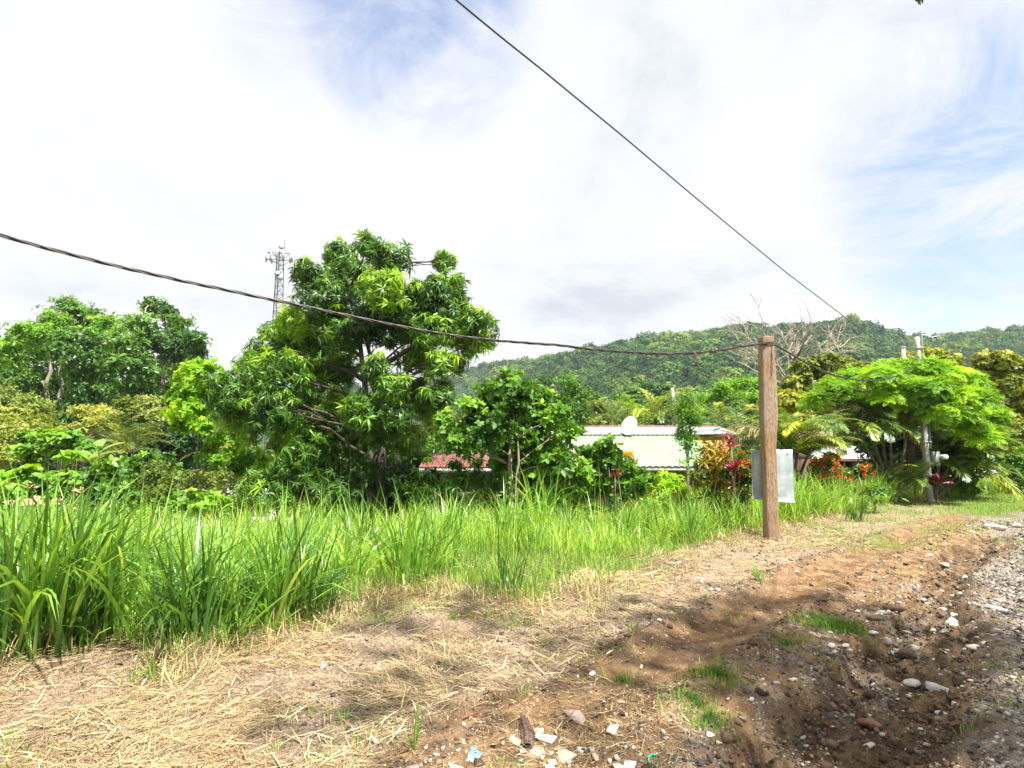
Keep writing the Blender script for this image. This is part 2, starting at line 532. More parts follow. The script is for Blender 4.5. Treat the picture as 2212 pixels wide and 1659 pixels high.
def gully_parts(x, y):
    d, p, s = polydist(x, y, GULLY)
    w = np.interp(p, np.arange(len(GW)), GW); dep = np.interp(p, np.arange(len(GD)), GD)
    wob = (fbm(x * 2.7, y * 2.7, 4) - 0.5) * 0.34
    # a steep bank towards the track, a gentle slope up to the road
    k = np.where(s > 0, 1.0, 1.1)
    q = (d / k + wob) / w
    return q, dep, s, d

def H(x, y, fine=True):
    x = np.asarray(x, float); y = np.asarray(y, float)
    yy = np.maximum(y, 0.3)
    az = x / yy
    back = back_edge(az)
    h = -drop_total(az) * sstep(back, back + 8.0, y + (fbm(x * 0.4, y * 0.4, 2) - 0.5) * 2)
    h = h * sstep(0.5, 3, y)
    far = sstep(18, 60, np.hypot(x, y))
    h = h + far * (fbm(x * 0.02, y * 0.02, 3) - 0.5) * 1.5
    if not fine: return h
    near = 1 - sstep(25, 50, np.hypot(x, y))
    n1 = fbm(x * 0.9, y * 0.9, 3) - 0.5
    n2 = fbm(x * 4.1 + 7, y * 4.1, 4) - 0.5
    n3 = fbm(x * 17, y * 17, 3) - 0.5
    q, dep, s, d = gully_parts(x, y)
    ing = 1 - np.where(s > 0, sstep(0.68, 1.10, q), sstep(0.55, 1.7, q))
    ingw = 1 - sstep(0.5, 2.2, q)
    n4 = fbm(x * 47, y * 47 + 5, 2) - 0.5
    h = h + near * (n1 * 0.09 + n2 * 0.050 + n3 * 0.030 + n4 * 0.016)
    h = h - ing * dep
    h = h + ing * (np.abs(fbm(x * 6, y * 6, 4) - 0.5) * 0.34 - 0.03)
    h = h + ingw * (n3 * 0.035)
    dr, pr, _ = polydist(x, y, RUT)
    rut = (1 - sstep(0.16, 0.34, dr + n2 * 0.2))
    wr = fbm(x * 1.2, y * 1.2, 2)
    h = h - rut * 0.045 * sstep(0.35, 0.5, wr + 0.1)
    lip = np.exp(-((dr - 0.40) / 0.09) ** 2)
    h = h + lip * 0.035
    # lugs of the tyres pressed across both ruts
    ux, uy = 0.62, 0.78
    ph = (x * ux + y * uy) * 2 * math.pi / 0.125 + n1 * 5
    lug = np.exp(-((dr - 0.0) / 0.30) ** 4) * sstep(4.6, 5.6, y) * (1 - sstep(9, 12, y))
    h = h + lug * np.sin(ph) * 0.026
    d2 = np.abs(polydist(x, y, TRACK)[0])
    lug2 = np.exp(-((d2 - 0.12) / 0.30) ** 4) * sstep(5.5, 7, y) * (1 - sstep(10, 13, y)) * (1 - rut)
    h = h + lug2 * np.sin(ph * 0.9 + 2) * 0.009
    # low bank of cut stalks along the grass
    fe = front_edge(az)
    h = h + 0.09 * np.exp(-((y - fe - 0.15) / 0.55) ** 2) * sstep(-1.2, -0.2, az + 0.6) * (az < 0.75) * (0.5 + n1 * 2.0)
    return h

def masks(x, y):
    yy = np.maximum(y, 0.3); az = x / yy
    n = fbm(x * 1.1, y * 1.1, 4); n2 = fbm(x * 3.7 + 3, y * 3.7, 4)
    q, dep, s, d = gully_parts(x, y)
    gd, gp, gs = polydist(x, y, GULLY)
    road = np.where(gs < 0, sstep(0.7, 2.4, q + (n2 - 0.5) * 2.2), 0.0) * (y < 40)
    lawn = sstep(14.0, 15.2, y + (n - 0.5) * 2.0) * sstep(0.70, 0.80, az)
    road = road * (1 - lawn)
    # patches of gravel on the left shoulder of the gully
    left = np.where(gs > 0, np.exp(-np.maximum(gd - 0.5, 0) / 0.45), 0) * sstep(0.50, 0.70, n2) * (y < 7) * 0.6
    fe = front_edge(az); se = straw_edge(az)
    straw = sstep(se - 0.25, se + 0.35, y + (n - 0.5) * 1.2) * (1 - sstep(fe + 1.5, fe + 3.5, y)) * (az < 0.85)
    track = 1 - sstep(0.5, 1.1, polydist(x, y, TRACK)[0] + (n - 0.5) * 0.8)
    straw = straw * (1 - 0.75 * track * sstep(4.2, 5.4, y))
    green = sstep(fe - 0.1, fe + 1.3, y + (n - 0.5) * 1.5) * (1 - road) * (az < 0.80)
    green = np.maximum(green, lawn)
    green = np.maximum(green, sstep(8.5, 11, y) * sstep(0.55, 0.64, n) * 0.7)
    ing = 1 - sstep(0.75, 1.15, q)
    road = np.maximum(road, sstep(.77, .83, az + (n2 - .5) * .1) * sstep(10.5, 12, y) * (y < 15.5) * (1 - lawn))
    return np.maximum(road, left * 0.8), straw, np.where(y < 0.5, 0, green), ing, track

def ground_mat():
    b = NB('soil_straw_and_gravel')
    A = b.n('ShaderNodeAttribute', attribute_name='mask')
    sp = b.n('ShaderNodeSeparateColor'); b.L(A.outputs['Color'], sp.inputs[0])
    T = b.n('ShaderNodeAttribute', attribute_name='wet')
    co = b.co()
    n_big = b.noise(0.8, 5, 0.6, co); n_mid = b.noise(5, 7, 0.65, co); n_fine = b.noise(45, 6, 0.7, co)
    vor = b.n('ShaderNodeTexVoronoi'); vor.inputs['Scale'].default_value = 42; b.L(co, vor.inputs['Vector'])
    vor2 = b.n('ShaderNodeTexVoronoi'); vor2.inputs['Scale'].default_value = 15; b.L(co, vor2.inputs['Vector'])
    vs = b.n('ShaderNodeSeparateColor'); b.L(vor.outputs['Color'], vs.inputs[0])
    vs2 = b.n('ShaderNodeSeparateColor'); b.L(vor2.outputs['Color'], vs2.inputs[0])
    soil = b.ramp(n_mid, [(0.34, (0.062, 0.038, 0.020)), (0.5, (0.155, 0.098, 0.052)), (0.68, (0.310, 0.210, 0.118))])
    soil = b.mix(b.rng(n_big, 0.35, 0.65, 0, 0.55), soil, b.mix(n_fine, (0.13, 0.085, 0.05), (0.31, 0.215, 0.135)))
    tk = b.ramp(n_mid, [(0.34, (0.130, 0.072, 0.034)), (0.66, (0.420, 0.265, 0.140))])
    soil = b.mix(b.math('MULTIPLY', T.outputs['Fac'], 0.75), soil, tk)
    # grains in the soil
    soil = b.mix(b.math('MULTIPLY', b.rng(vs.outputs[0], 0.80, 0.83), b.rng(vor.outputs['Distance'], 0.32, 0.22)), soil, (0.55, 0.48, 0.40))
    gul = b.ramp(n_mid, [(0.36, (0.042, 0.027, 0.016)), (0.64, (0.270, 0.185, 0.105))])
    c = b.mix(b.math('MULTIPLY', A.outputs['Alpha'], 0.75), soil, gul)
    st = b.ramp(n_fine, [(0.34, (0.150, 0.098, 0.060)), (0.52, (0.370, 0.275, 0.185)), (0.68, (0.62, 0.53, 0.40))])
    c = b.mix(b.math('MULTIPLY', sp.outputs[1], b.rng(n_mid, 0.3, 0.6, 0.35, 1.0)), c, st)
    gr = b.ramp(vs.outputs[1], [(0.0, (0.105, 0.097, 0.09)), (0.45, (0.30, 0.265, 0.225)), (0.7, (0.52, 0.47, 0.40)), (1.0, (0.72, 0.68, 0.60))])
    gr2 = b.ramp(vs2.outputs[1], [(0.0, (0.12, 0.11, 0.10)), (0.6, (0.36, 0.31, 0.25)), (1.0, (0.64, 0.59, 0.51))])
    gr = b.mix(b.rng(vs2.outputs[0], 0.6, 0.65, 0, 0.8), gr, gr2)
    gr = b.mix(b.rng(n_mid, 0.42, 0.66, 0, 0.8), gr, (0.42, 0.34, 0.255))
    gr = b.mix(b.rng(n_big, 0.40, 0.62, 0, 0.6), gr, (0.27, 0.215, 0.16))
    c = b.mix(sp.outputs[0], c, gr)
    gn = b.ramp(n_fine, [(0.3, (0.060, 0.105, 0.022)), (0.7, (0.215, 0.290, 0.060))])
    c = b.mix(b.math('MULTIPLY', sp.outputs[2], b.rng(n_mid, 0.25, 0.5, 0.55, 1.0)), c, gn)
    hgt = b.math('ADD', b.math('MULTIPLY', n_mid, 1.2), b.math('ADD', b.math('MULTIPLY', n_fine, 0.7),
                 b.math('MULTIPLY', b.math('SUBTRACT', 1.0, vor.outputs['Distance']), b.math('MULTIPLY', sp.outputs[0], 1.2))))
    return b.done(b.bsdf(c, 0.92, 0.15, normal=b.bump(hgt, 1.0, 0.04)))

def build_ground():
    r = [1.2]
    while r[-1] < 13: r.append(r[-1] * 1.0045)
    while r[-1] < 60: r.append(r[-1] * 1.02)
    while r[-1] < 1700: r.append(r[-1] * 1.08)
    r = np.array(r)
    a = np.concatenate([np.arange(-48, 48, 0.17), np.arange(48, 312, 4.0)]) * math.pi / 180
    A_, R_ = np.meshgrid(a, r)
    X = R_ * np.sin(A_); Y = R_ * np.cos(A_)
    Z = H(X, Y)
    na, nr = len(a), len(r)
    V = np.stack([X, Y, Z], 2).reshape(-1, 3)
    V = np.vstack([V, [[0, 0, 0.0]]]).astype(np.float32)
    i = np.arange(nr - 1)[:, None] * na; j = np.arange(na)[None]
    j2 = (j + 1) % na
    q = np.stack([i + j, i + j2, i + na + j2, i + na + j], 2).reshape(-1, 4)
    cen = len(V) - 1
    tri = np.stack([np.arange(na), np.full(na, cen), (np.arange(na) + 1) % na], 1)
    li = np.concatenate([q.ravel(), tri.ravel()]).astype(np.int32)
    ls = np.concatenate([np.arange(len(q)) * 4, len(q) * 4 + np.arange(len(tri)) * 3]).astype(np.int32)
    lt = np.concatenate([np.full(len(q), 4), np.full(len(tri), 3)]).astype(np.int32)
    me = bpy.data.meshes.new('ground')
    me.vertices.add(len(V)); me.vertices.foreach_set('co', V.ravel())
    me.loops.add(len(li)); me.loops.foreach_set('vertex_index', li[::1])
    me.polygons.add(len(ls)); me.polygons.foreach_set('loop_start', ls); me.polygons.foreach_set('loop_total', lt)
    me.polygons.foreach_set('use_smooth', np.ones(len(ls), dtype=bool))
    road, straw, green, ing, track = masks(V[:, 0].astype(float), V[:, 1].astype(float))
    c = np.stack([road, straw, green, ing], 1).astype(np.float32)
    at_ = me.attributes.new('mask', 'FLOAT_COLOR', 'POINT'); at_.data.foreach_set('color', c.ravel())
    at2 = me.attributes.new('wet', 'FLOAT', 'POINT'); at2.data.foreach_set('value', track.astype(np.float32))
    me.update(calc_edges=True)
    me.validate()
    # faces must look up
    if me.polygons[0].normal.z < 0:
        me.flip_normals()
    me.materials.append(ground_mat())
    o = bpy.data.objects.new('ground', me); COL.objects.link(o)
    tag(o, 'brown earth verge and pale gravel road cut by an eroded gully', 'ground', kind='structure')
build_ground()

# ------------------------------------------------------------------ hills and the forest that covers them
SKY = [(-900, 905), (-400, 880), (200, 850), (400, 815), (470, 800), (540, 830), (760, 835), (950, 822), (1040, 800), (1100, 787), (1140, 793),
       (1200, 776), (1300, 762), (1400, 740), (1500, 734), (1600, 716), (1650, 720), (1760, 712), (1820, 703), (1870, 708), (1900, 722),
       (1950, 737), (2020, 742), (2100, 728), (2212, 722), (2400, 735), (2800, 800), (3200, 870)]
_sk = [(ray(x, y).x / ray(x, y).y, ray(x, y).z / math.hypot(ray(x, y).x, ray(x, y).y)) for x, y in SKY]
SKA = np.array([s[0] for s in _sk]); SKE = np.array([s[1] for s in _sk])
def crest_r(az):
    return np.interp(az, [-0.8, -0.4, -0.1, 0.02, 0.12, 0.60, 0.72, 0.85, 1.2], [900, 900, 850, 620, 500, 470, 640, 680, 700])
def hill_z(x, y):
    r = np.hypot(x, y); az = x / np.maximum(y, 1)
    C = crest_r(az)
    e = np.interp(az, SKA, SKE)
    r0 = np.interp(az, [-0.5, 0, 0.2, 1.0], [400, 190, 130, 130])
    t = np.clip((r - r0) / (C - r0), 0, 1.6)
    top = CAMZ + C * e
    z = np.where(t < 1, -3 + (top + 3) * (t ** 1.25), top - (t - 1) * (top + 3) * 1.3)
    lump = (fbm(x * 0.011 + 4, y * 0.011, 3) - 0.5) * 26 * np.clip(t, 0, 1) * np.clip(1.0 - t, 0, 1) * 2.2
    return z + lump

def build_hills():
    a = np.linspace(math.atan(-0.95), math.atan(1.5), 260)
    t = np.linspace(0, 1, 90)
    A_, T_ = np.meshgrid(a, t)
    az = np.tan(A_)
    r0 = np.interp(az, [-0.5, 0, 0.2, 1.0], [400, 190, 130, 130]); C = crest_r(az)
    R_ = r0 + (C - r0) * T_ * 1.5
    X = R_ * np.sin(A_); Y = R_ * np.cos(A_)
    Z = hill_z(X, Y) - 2.5
    acc = Acc()
    V = np.stack([X, Y, Z], 2).reshape(-1, 3)
    n = len(a)
    i = np.arange(len(t) - 1)[:, None] * n; j = np.arange(n - 1)[None]
    q = np.stack([i + j, i + j + 1, i + n + j + 1, i + n + j], 2).reshape(-1, 4)
    F = np.vstack([q[:, [0, 1, 2]], q[:, [0, 2, 3]]])
    acc.add(V, F)
    b = NB('hillside_undergrowth')
    nn = b.noise(0.08, 6, 0.6, b.co())
    c = b.ramp(nn, [(0.3, (0.020, 0.045, 0.018)), (0.7, (0.055, 0.095, 0.030))])
    o = acc.build('hills', b.done(b.bsdf(c, 0.95, 0.1)), smooth=True)
    tag(o, 'long wooded hills rising beyond the valley', 'hills', kind='structure')

    # crowns: each a cluster of leaf masses; a far-off wood that reads as one mass
    tm = []
    rg = np.random.default_rng(3)
    for k in range(6):
        A = Acc()
        m = 300
        th = rg.random(m) * 2 * math.pi; cz = rg.random(m) * 1.15 - 0.15
        rr = np.sqrt(np.maximum(0, 1 - cz ** 2))
        lum = 1 + 0.28 * np.sin(th * 3 + k) * np.cos(cz * 5 + k * 2)
        P = np.stack([rr * np.cos(th), rr * np.sin(th), cz * 0.8], 1) * lum[:, None] * (0.82 + 0.25 * rg.random(m))[:, None]
        up = P + rg.normal(0, 0.35, (m, 3)); up[:, 2] += 0.25
        q = (np.array([[-.075, -.06, 0], [.065, -.075, 0.02], [.08, .06, -.01], [-.06, .08, 0.03]]), np.array([[0, 1, 2], [0, 2, 3]]))
        A.inst(q, P, frames(up, rg.random(m) * 6), (0.9 + rg.random(m) * 0.8), rg.normal(0, 0.05, m))
        # an inner mass so the crown is not transparent
        th = np.linspace(0, 2 * math.pi, 8)[:-1]
        ring = np.stack([0.62 * np.cos(th), 0.62 * np.sin(th), np.full(7, 0.0)], 1)
        ring2 = np.stack([0.42 * np.cos(th), 0.42 * np.sin(th), np.full(7, 0.45)], 1)
        V = np.vstack([ring, ring2, [[0, 0, 0.6]]])
        F = []
        for i in range(7):
            j = (i + 1) % 7
            F += [[i, j, 7 + j], [i, 7 + j, 7 + i], [7 + i, 7 + j, 14]]
        A.add(V, F, -0.25)
        tm.append((np.vstack(A.V), np.vstack(A.F), np.concatenate(A.T)))
    acc = Acc()
    n = 7000
    az = np.tan(rg.uniform(math.atan(-0.30), math.atan(1.02), n))
    keep = (az > -0.08) | (rg.random(n) < 0.25)
    az = az[keep]; n = len(az)
    C = crest_r(az)
    r0 = 150.0
    r = np.sqrt(rg.random(n) * ((C * 1.03) ** 2 - r0 ** 2) + r0 ** 2)
    # extra crowns along the skyline
    m = 420
    az2 = np.tan(np.linspace(math.atan(-0.2), math.atan(1.02), m)); r2 = crest_r(az2) * (0.985 + rg.random(m) * 0.03)
    az = np.concatenate([az, az2]); r = np.concatenate([r, r2]); n = len(az)
    ang = np.arctan(az)
    X = r * np.sin(ang); Y = r * np.cos(ang)
    Z = np.where(r < 135, -3.0, hill_z(X, Y))
    Z = np.maximum(Z, -3.0)
    size = rg.uniform(2.4, 5.6, n) * (0.75 + 0.0005 * r) * (0.8 + 0.5 * fbm(X * 0.02, Y * 0.02, 2))
    size *= np.where(rg.random(n) < 0.10, 1.5, 1.0)
    tint = 0.45 + (fbm(X * 0.015 + 9, Y * 0.015, 3) - 0.5) * 1.2 + rg.normal(0, 0.26, n)
    hz = size * 0.75 * np.where(r > 150, 0.25, 0.8)
    var = rg.integers(0, 6, n)
    for k in range(6):
        s = var == k
        sc = np.stack([size[s], size[s], size[s] * (0.75 + 0.45 * rg.random(s.sum()))], 1)
        rot = frames(np.tile([[0, 0, 1.0]], (s.sum(), 1)), rg.random(s.sum()) * 6.28)
        acc.inst(tm[k], np.stack([X[s], Y[s], Z[s] + hz[s]], 1), rot, sc, tint[s])
    o = acc.build('hill_forest', M['far_leaf'])
    tag(o, 'dense green forest covering the far hillsides', 'forest', kind='stuff')
build_hills()

# ------------------------------------------------------------------ foliage
def leaf(L=1.0, W=0.3, droop=0.25, fold=0.12, base=0.0):
    """leaf along +X, face up +Z"""
    V = np.array([[base, 0, 0],
                  [base + .35 * L, W * .5, fold * W - droop * L * .10], [base + .35 * L, 0, -droop * L * .10], [base + .35 * L, -W * .5, fold * W - droop * L * .10],
                  [base + .72 * L, W * .36, fold * W - droop * L * .45], [base + .72 * L, 0, -droop * L * .45], [base + .72 * L, -W * .36, fold * W - droop * L * .45],
                  [base + L * .97, 0, -droop * L]])
    F = np.array([[0, 2, 1], [0, 3, 2], [1, 2, 5], [1, 5, 4], [2, 3, 6], [2, 6, 5], [4, 5, 7], [5, 6, 7]])
    return V, F
def leaf_lo(L=1.0, W=0.4, droop=0.2, base=0.0):
    V = np.array([[base, 0, 0], [base + .45 * L, W * .5, -droop * L * .15], [base + .45 * L, -W * .5, -droop * L * .15], [base + L, 0, -droop * L]])
    return V, np.array([[0, 2, 1], [1, 2, 3]])

def rosette(n, L, W, droop, el=(-0.5, 0.8), seed=0, lo=False, stem=0.0, spread=0.0):
    """cluster of leaves about +Z; returns (V, F, tint offset)"""
    rg = np.random.default_rng(seed)
    A = Acc()
    for i in range(n):
        l = L * rg.uniform(0.75, 1.15)
        V, F = (leaf_lo(l, W * l / L, droop * rg.uniform(0.4, 1.5)) if lo else leaf(l, W * l / L, droop * rg.uniform(0.4, 1.5)))
        roll = rg.normal(0, 0.35)
        c, s = math.cos(roll), math.sin(roll)
        V = V @ np.array([[1, 0, 0], [0, c, -s], [0, s, c]]).T
        e = rg.uniform(*el)
        c, s = math.cos(-e), math.sin(-e)
        V = V @ np.array([[c, 0, s], [0, 1, 0], [-s, 0, c]]).T
        a = i * 2.4 + rg.uniform(-0.4, 0.4)
        c, s = math.cos(a), math.sin(a)
        V = V @ np.array([[c, -s, 0], [s, c, 0], [0, 0, 1]]).T
        V = V + np.array([rg.normal(0, spread), rg.normal(0, spread), -stem * rg.random()])
        A.add(V, F, rg.normal(0, 0.06))
    return np.vstack(A.V), np.vstack(A.F), np.concatenate(A.T)

def spray(n, L, W, seg, seed=0, droop=0.3, lo=True):
    """twig along +X with alternate leaves"""
    rg = np.random.default_rng(seed)
    A = Acc()
    for i in range(n):
        l = L * rg.uniform(0.7, 1.15)
        V, F = leaf_lo(l, W * l / L, droop) if lo else leaf(l, W * l / L, droop)
        a = (0.9 + rg.normal(0, 0.2)) * (1 if i % 2 else -1)
        c, s = math.cos(a), math.sin(a)
        roll = rg.normal(0, 0.3); cr, sr = math.cos(roll), math.sin(roll)
        V = V @ np.array([[1, 0, 0], [0, cr, -sr], [0, sr, cr]]).T
        V = V @ np.array([[c, -s, 0], [s, c, 0], [0, 0, 1]]).T
        x = (i + 0.5) / n * seg
        V = V + np.array([x, 0, -0.25 * x * x / seg])
        A.add(V, F, rg.normal(0, 0.06))
    V, F, T = np.vstack(A.V), np.vstack(A.F), np.concatenate(A.T)
    return V, F, T

# leaf kinds: list of templates in metres
KIND = {
    'mango': [rosette(14, 0.26, 0.050, 0.60, (-0.95, 0.55), s) for s in range(6)],
    'round': [rosette(9, 0.15, 0.085, 0.10, (-0.2, 0.9), s) for s in range(5)],
    'almond': [rosette(9, 0.26, 0.15, 0.25, (-0.25, 0.5), s) for s in range(5)],
    'small': [rosette(14, 0.10, 0.045, 0.2, (-0.7, 1.0), s, True, 0.10, 0.06) for s in range(5)],
    'medium': [rosette(14, 0.20, 0.09, 0.25, (-0.6, 0.8), s, True, 0.18, 0.10) for s in range(5)],
    'large': [rosette(14, 0.36, 0.17, 0.3, (-0.6, 0.8), s, True, 0.25, 0.16) for s in range(5)],
    'croton': [rosette(16, 0.24, 0.046, 0.55, (-0.3, 1.0), s) for s in range(5)],
    'flower': [rosette(12, 0.045, 0.03, 0.1, (0.1, 1.3), s, True, 0.0, 0.022) for s in range(4)],
}

DIAM = {'mango': .46, 'round': .27, 'almond': .46, 'small': .26, 'medium': .46, 'large': .80, 'croton': .36, 'flower': .09, 'fern': .60}
def blob_crown(acc, blobs, kind, density=1.0, scale=1.0, tint0=0.45, young=0.35, up=0.55, seed=0, jitter=0.10, squash=0.85,
               inner=0.35, shell=(0.72, 1.06), lean=0.0):
    """scatter leaf clusters on and in ellipsoid clumps; blobs = [(centre, radius)]"""
    rg = np.random.default_rng(seed)
    Ps, Us, Ts = [], [], []
    for c, r in blobs:
        c = np.array(c)
        n = int(2.3 * density * 4 * math.pi * r * r / (DIAM[kind] * scale) ** 2)
        v = rg.normal(0, 1, (n, 3)); v[:, 2] += 0.25
        v /= np.linalg.norm(v, axis=1)[:, None]
        rad = np.where(rg.random(n) < inner, rg.uniform(0.25, 0.75, n), rg.uniform(shell[0], shell[1], n))
        # ragged outline and gaps
        ph = c[0] * 3.1 + c[2] * 1.7
        lum = 1 + 0.18 * np.sin(v[:, 0] * 5 + ph) * np.cos(v[:, 2] * 4.3 + ph * 2) + 0.12 * np.sin(v[:, 1] * 9 + ph)
        P = c + v * (rad * lum * r)[:, None] * np.array([1, 1, squash])
        gap = np.sin(P[:, 0] * 5.1 / r * 0.5 + ph) * np.sin(P[:, 1] * 4.3 / r * 0.5 + 1) * np.sin(P[:, 2] * 5.7 / r * 0.5 + ph)
        k = gap > -0.55
        P, v, rad = P[k], v[k], rad[k]
        P = P + rg.normal(0, jitter * r, P.shape)
        Ps.append(P)
        u = v * 0.75 + np.array([0, 0, up]) + rg.normal(0, 0.42, v.shape)
        Us.append(u)
        yb = rg.normal(0, 0.16)
        t = tint0 + yb + rg.normal(0, 0.11, len(P)) + young * np.clip(v[:, 2], 0, 1) * (rad > 0.85) * (rg.random(len(P)) < 0.45)
        Ts.append(t)
    P = np.vstack(Ps); U = np.vstack(Us); T = np.concatenate(Ts)
    var = rg.integers(0, len(KIND[kind]), len(P))
    rot = frames(U, rg.random(len(P)) * 6.28)
    s = scale * rg.uniform(0.6, 1.35, len(P))
    for k, tm in enumerate(KIND[kind]):
        m = var == k
        acc.inst(tm, P[m], rot[m], s[m], T[m])
    return P

def limb(acc, a, b, r0, r1, sag=0.0, n=7, wob=0.06, rg=None, sides=6):
    rg = rg or RNG
    a = np.array(a, float); b = np.array(b, float)
    L = np.linalg.norm(b - a)
    t = np.linspace(0, 1, n)[:, None]
    P = a + (b - a) * t
    P[:, 2] += np.sin(t[:, 0] * math.pi) * sag * L
    w = rg.normal(0, wob * L / n, (n, 3)).cumsum(axis=0)
    w = w - t * w[-1]
    P = P + w * np.sin(t * math.pi) ** 0.5
    acc.tube(P, r0 + (r1 - r0) * t[:, 0] ** 0.8, sides)
    return P

def px_blobs(lst, Y, dy=0.8, seed=0, k=1.0):
    """(px, py, radius px) drawn on the photograph -> clumps at real depth and size"""
    rg = np.random.default_rng(seed)
    out = []
    for i, b in enumerate(lst):
        y = Y + (b[3] if len(b) > 3 else rg.uniform(-dy, dy))
        p = at(b[0], b[1], y)
        out.append((np.array(p), b[2] * K / FPX * y * k))
    return out

def make_tree(name, label, cat, base, blobs, kind, leafm, barkm, fork=0.4, trunk_r=0.2, trunks=1, density=1.0, scale=1.0,
              limbs=None, group=None, seed=0, twigs=5, tint0=0.45, young=0.35, up=0.55, shell=(0.72, 1.06), inner=0.35,
              squash=0.85, part='crown', jitter=0.10):
    rg = np.random.default_rng(seed + 100)
    base = np.array(base, float)
    root = empty(name, base, label, cat, group)
    wood = Acc()
    C = np.array([b[0] for b in blobs])
    top = C.mean(axis=0); top[2] = C[:, 2].max()
    low = C[:, 2].min()
    forks = []
    for k in range(trunks):
        bx = base + np.array([rg.uniform(-1, 1), rg.uniform(-1, 1), 0]) * trunk_r * (trunks - 1) * 1.3
        h = base[2] + (top[2] - base[2]) * fork * rg.uniform(0.85, 1.15)
        f = np.array([base[0] + (top[0] - base[0]) * fork * 0.7 + rg.normal(0, .3) * trunk_r * 3, base[1] + (top[1] - base[1]) * fork * 0.5 + rg.normal(0, .3) * trunk_r * 3, h])
        P = limb(wood, bx - np.array([0, 0, 0.2]), f, trunk_r, trunk_r * 0.72, 0, 9, 0.12, rg, 9)
        t2 = f + (top - f) * 0.75 + rg.normal(0, 0.05, 3) * (top[2] - base[2])
        P2 = limb(wood, f, t2, trunk_r * 0.7, trunk_r * 0.15, 0, 9, 0.15, rg, 7)
        forks.append((P, P2))
    for i, (c, r) in enumerate(blobs):
        best = None
        for P, P2 in forks:
            A = np.vstack([P[5:], P2])
            d = np.linalg.norm(A - c, axis=1) + np.maximum(0, A[:, 2] - c[2] + 0.3 * abs(c[0] - top[0])) * 1.5
            j = int(np.argmin(d))
            if best is None or d[j] < best[0]: best = (d[j], A[j])
        s = best[1]
        L = np.linalg.norm(c - s)
        r0 = min(trunk_r * 0.32, 0.012 + 0.014 * L)
        P = limb(wood, s, c, r0, r0 * 0.35, 0.08, 7, 0.14, rg, 5)
        for _ in range(twigs):
            v = rg.normal(0, 1, 3); v[2] = abs(v[2]) * 0.7; v /= np.linalg.norm(v)
            q = P[rg.integers(3, 7)]
            limb(wood, q, c + v * r * 0.9, r0 * 0.33, r0 * 0.08, 0.05, 4, 0.1, rg, 4)
    wood.build('trunk', barkm, root, True)
    cr = Acc()
    blob_crown(cr, blobs, kind, density, scale, tint0, young, up, seed, jitter, squash, inner, shell)
    cr.build(part, leafm, root)
    return root

def hz(x, y): return float(H(np.array([x]), np.array([y]))[0])
def foot(px, Y, py=1100):
    p = at(px, py, Y)
    return (p.x, Y, hz(p.x, Y))

# --- the great mango tree
mango = [(748, 800, 36, 1.0), (960, 845, 30), (925, 890, 34), (800, 532, 38), (735, 552, 40), (845, 562, 42), (668, 592, 38), (755, 600, 58), (700, 650, 60), (640, 690, 45), (825, 625, 50),
         (962, 568, 30), (975, 618, 36), (935, 630, 42), (985, 655, 32), (885, 655, 48), (955, 680, 50), (1028, 700, 40), (1005, 735, 38),
         (1040, 735, 28), (935, 725, 48), (875, 715, 50), (805, 700, 55), (745, 715, 60), (670, 740, 60), (600, 720, 38), (578, 765, 42),
         (560, 805, 55), (515, 850, 60), (610, 820, 65), (695, 805, 58), (815, 800, 36, -1.8), (850, 835, 36, -2.0), (905, 775, 40), (950, 790, 38),
         (985, 785, 26), (900, 850, 42), (790, 890, 52, -1.6), (855, 900, 48, -1.8), (735, 880, 50), (660, 890, 60), (590, 890, 60), (530, 905, 60),
         (700, 950, 60, 0.6), (630, 960, 50, .5), (790, 950, 50, .8), (880, 950, 45, .6), (820, 930, 50, -1.2), (500, 870, 40), (940, 860, 34)]
make_tree('mango_tree', 'tall spreading mango tree with drooping glossy leaves, tallest tree in the middle', 'tree',
          foot(818, 16.5), px_blobs(mango, 16.5, 1.6, 1), 'mango', M['mango'], M['bark_dark'], fork=0.38, trunk_r=0.19, trunks=2,
          scale=0.84, seed=1, twigs=5, tint0=0.46, young=0.50, inner=0.32, density=1.8)
# undergrowth at its foot
make_tree('mango_sapling', 'low bright green mango bush left of the great mango trunk', 'bush',
          foot(600, 13.6), px_blobs([(560, 1045, 45), (620, 1020, 45), (680, 1055, 45), (600, 1085, 45), (520, 1085, 38), (700, 1090, 40), (650, 980, 36), (740, 1075, 34)], 13.6, .7, 2),
          'mango', M['mango'], M['bark_dark'], trunk_r=0.05, trunks=3, scale=0.8, seed=2, tint0=0.55)
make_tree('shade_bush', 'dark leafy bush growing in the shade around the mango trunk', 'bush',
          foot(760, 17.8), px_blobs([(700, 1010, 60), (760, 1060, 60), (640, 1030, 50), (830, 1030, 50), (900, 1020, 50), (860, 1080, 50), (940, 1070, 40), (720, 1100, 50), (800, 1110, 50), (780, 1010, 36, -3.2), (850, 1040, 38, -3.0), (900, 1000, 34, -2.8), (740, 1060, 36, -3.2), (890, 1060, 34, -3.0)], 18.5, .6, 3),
          'medium', M['dark_leaf'], M['bark_dark'], trunk_r=0.06, trunks=3, scale=1.0, seed=3, tint0=0.25)

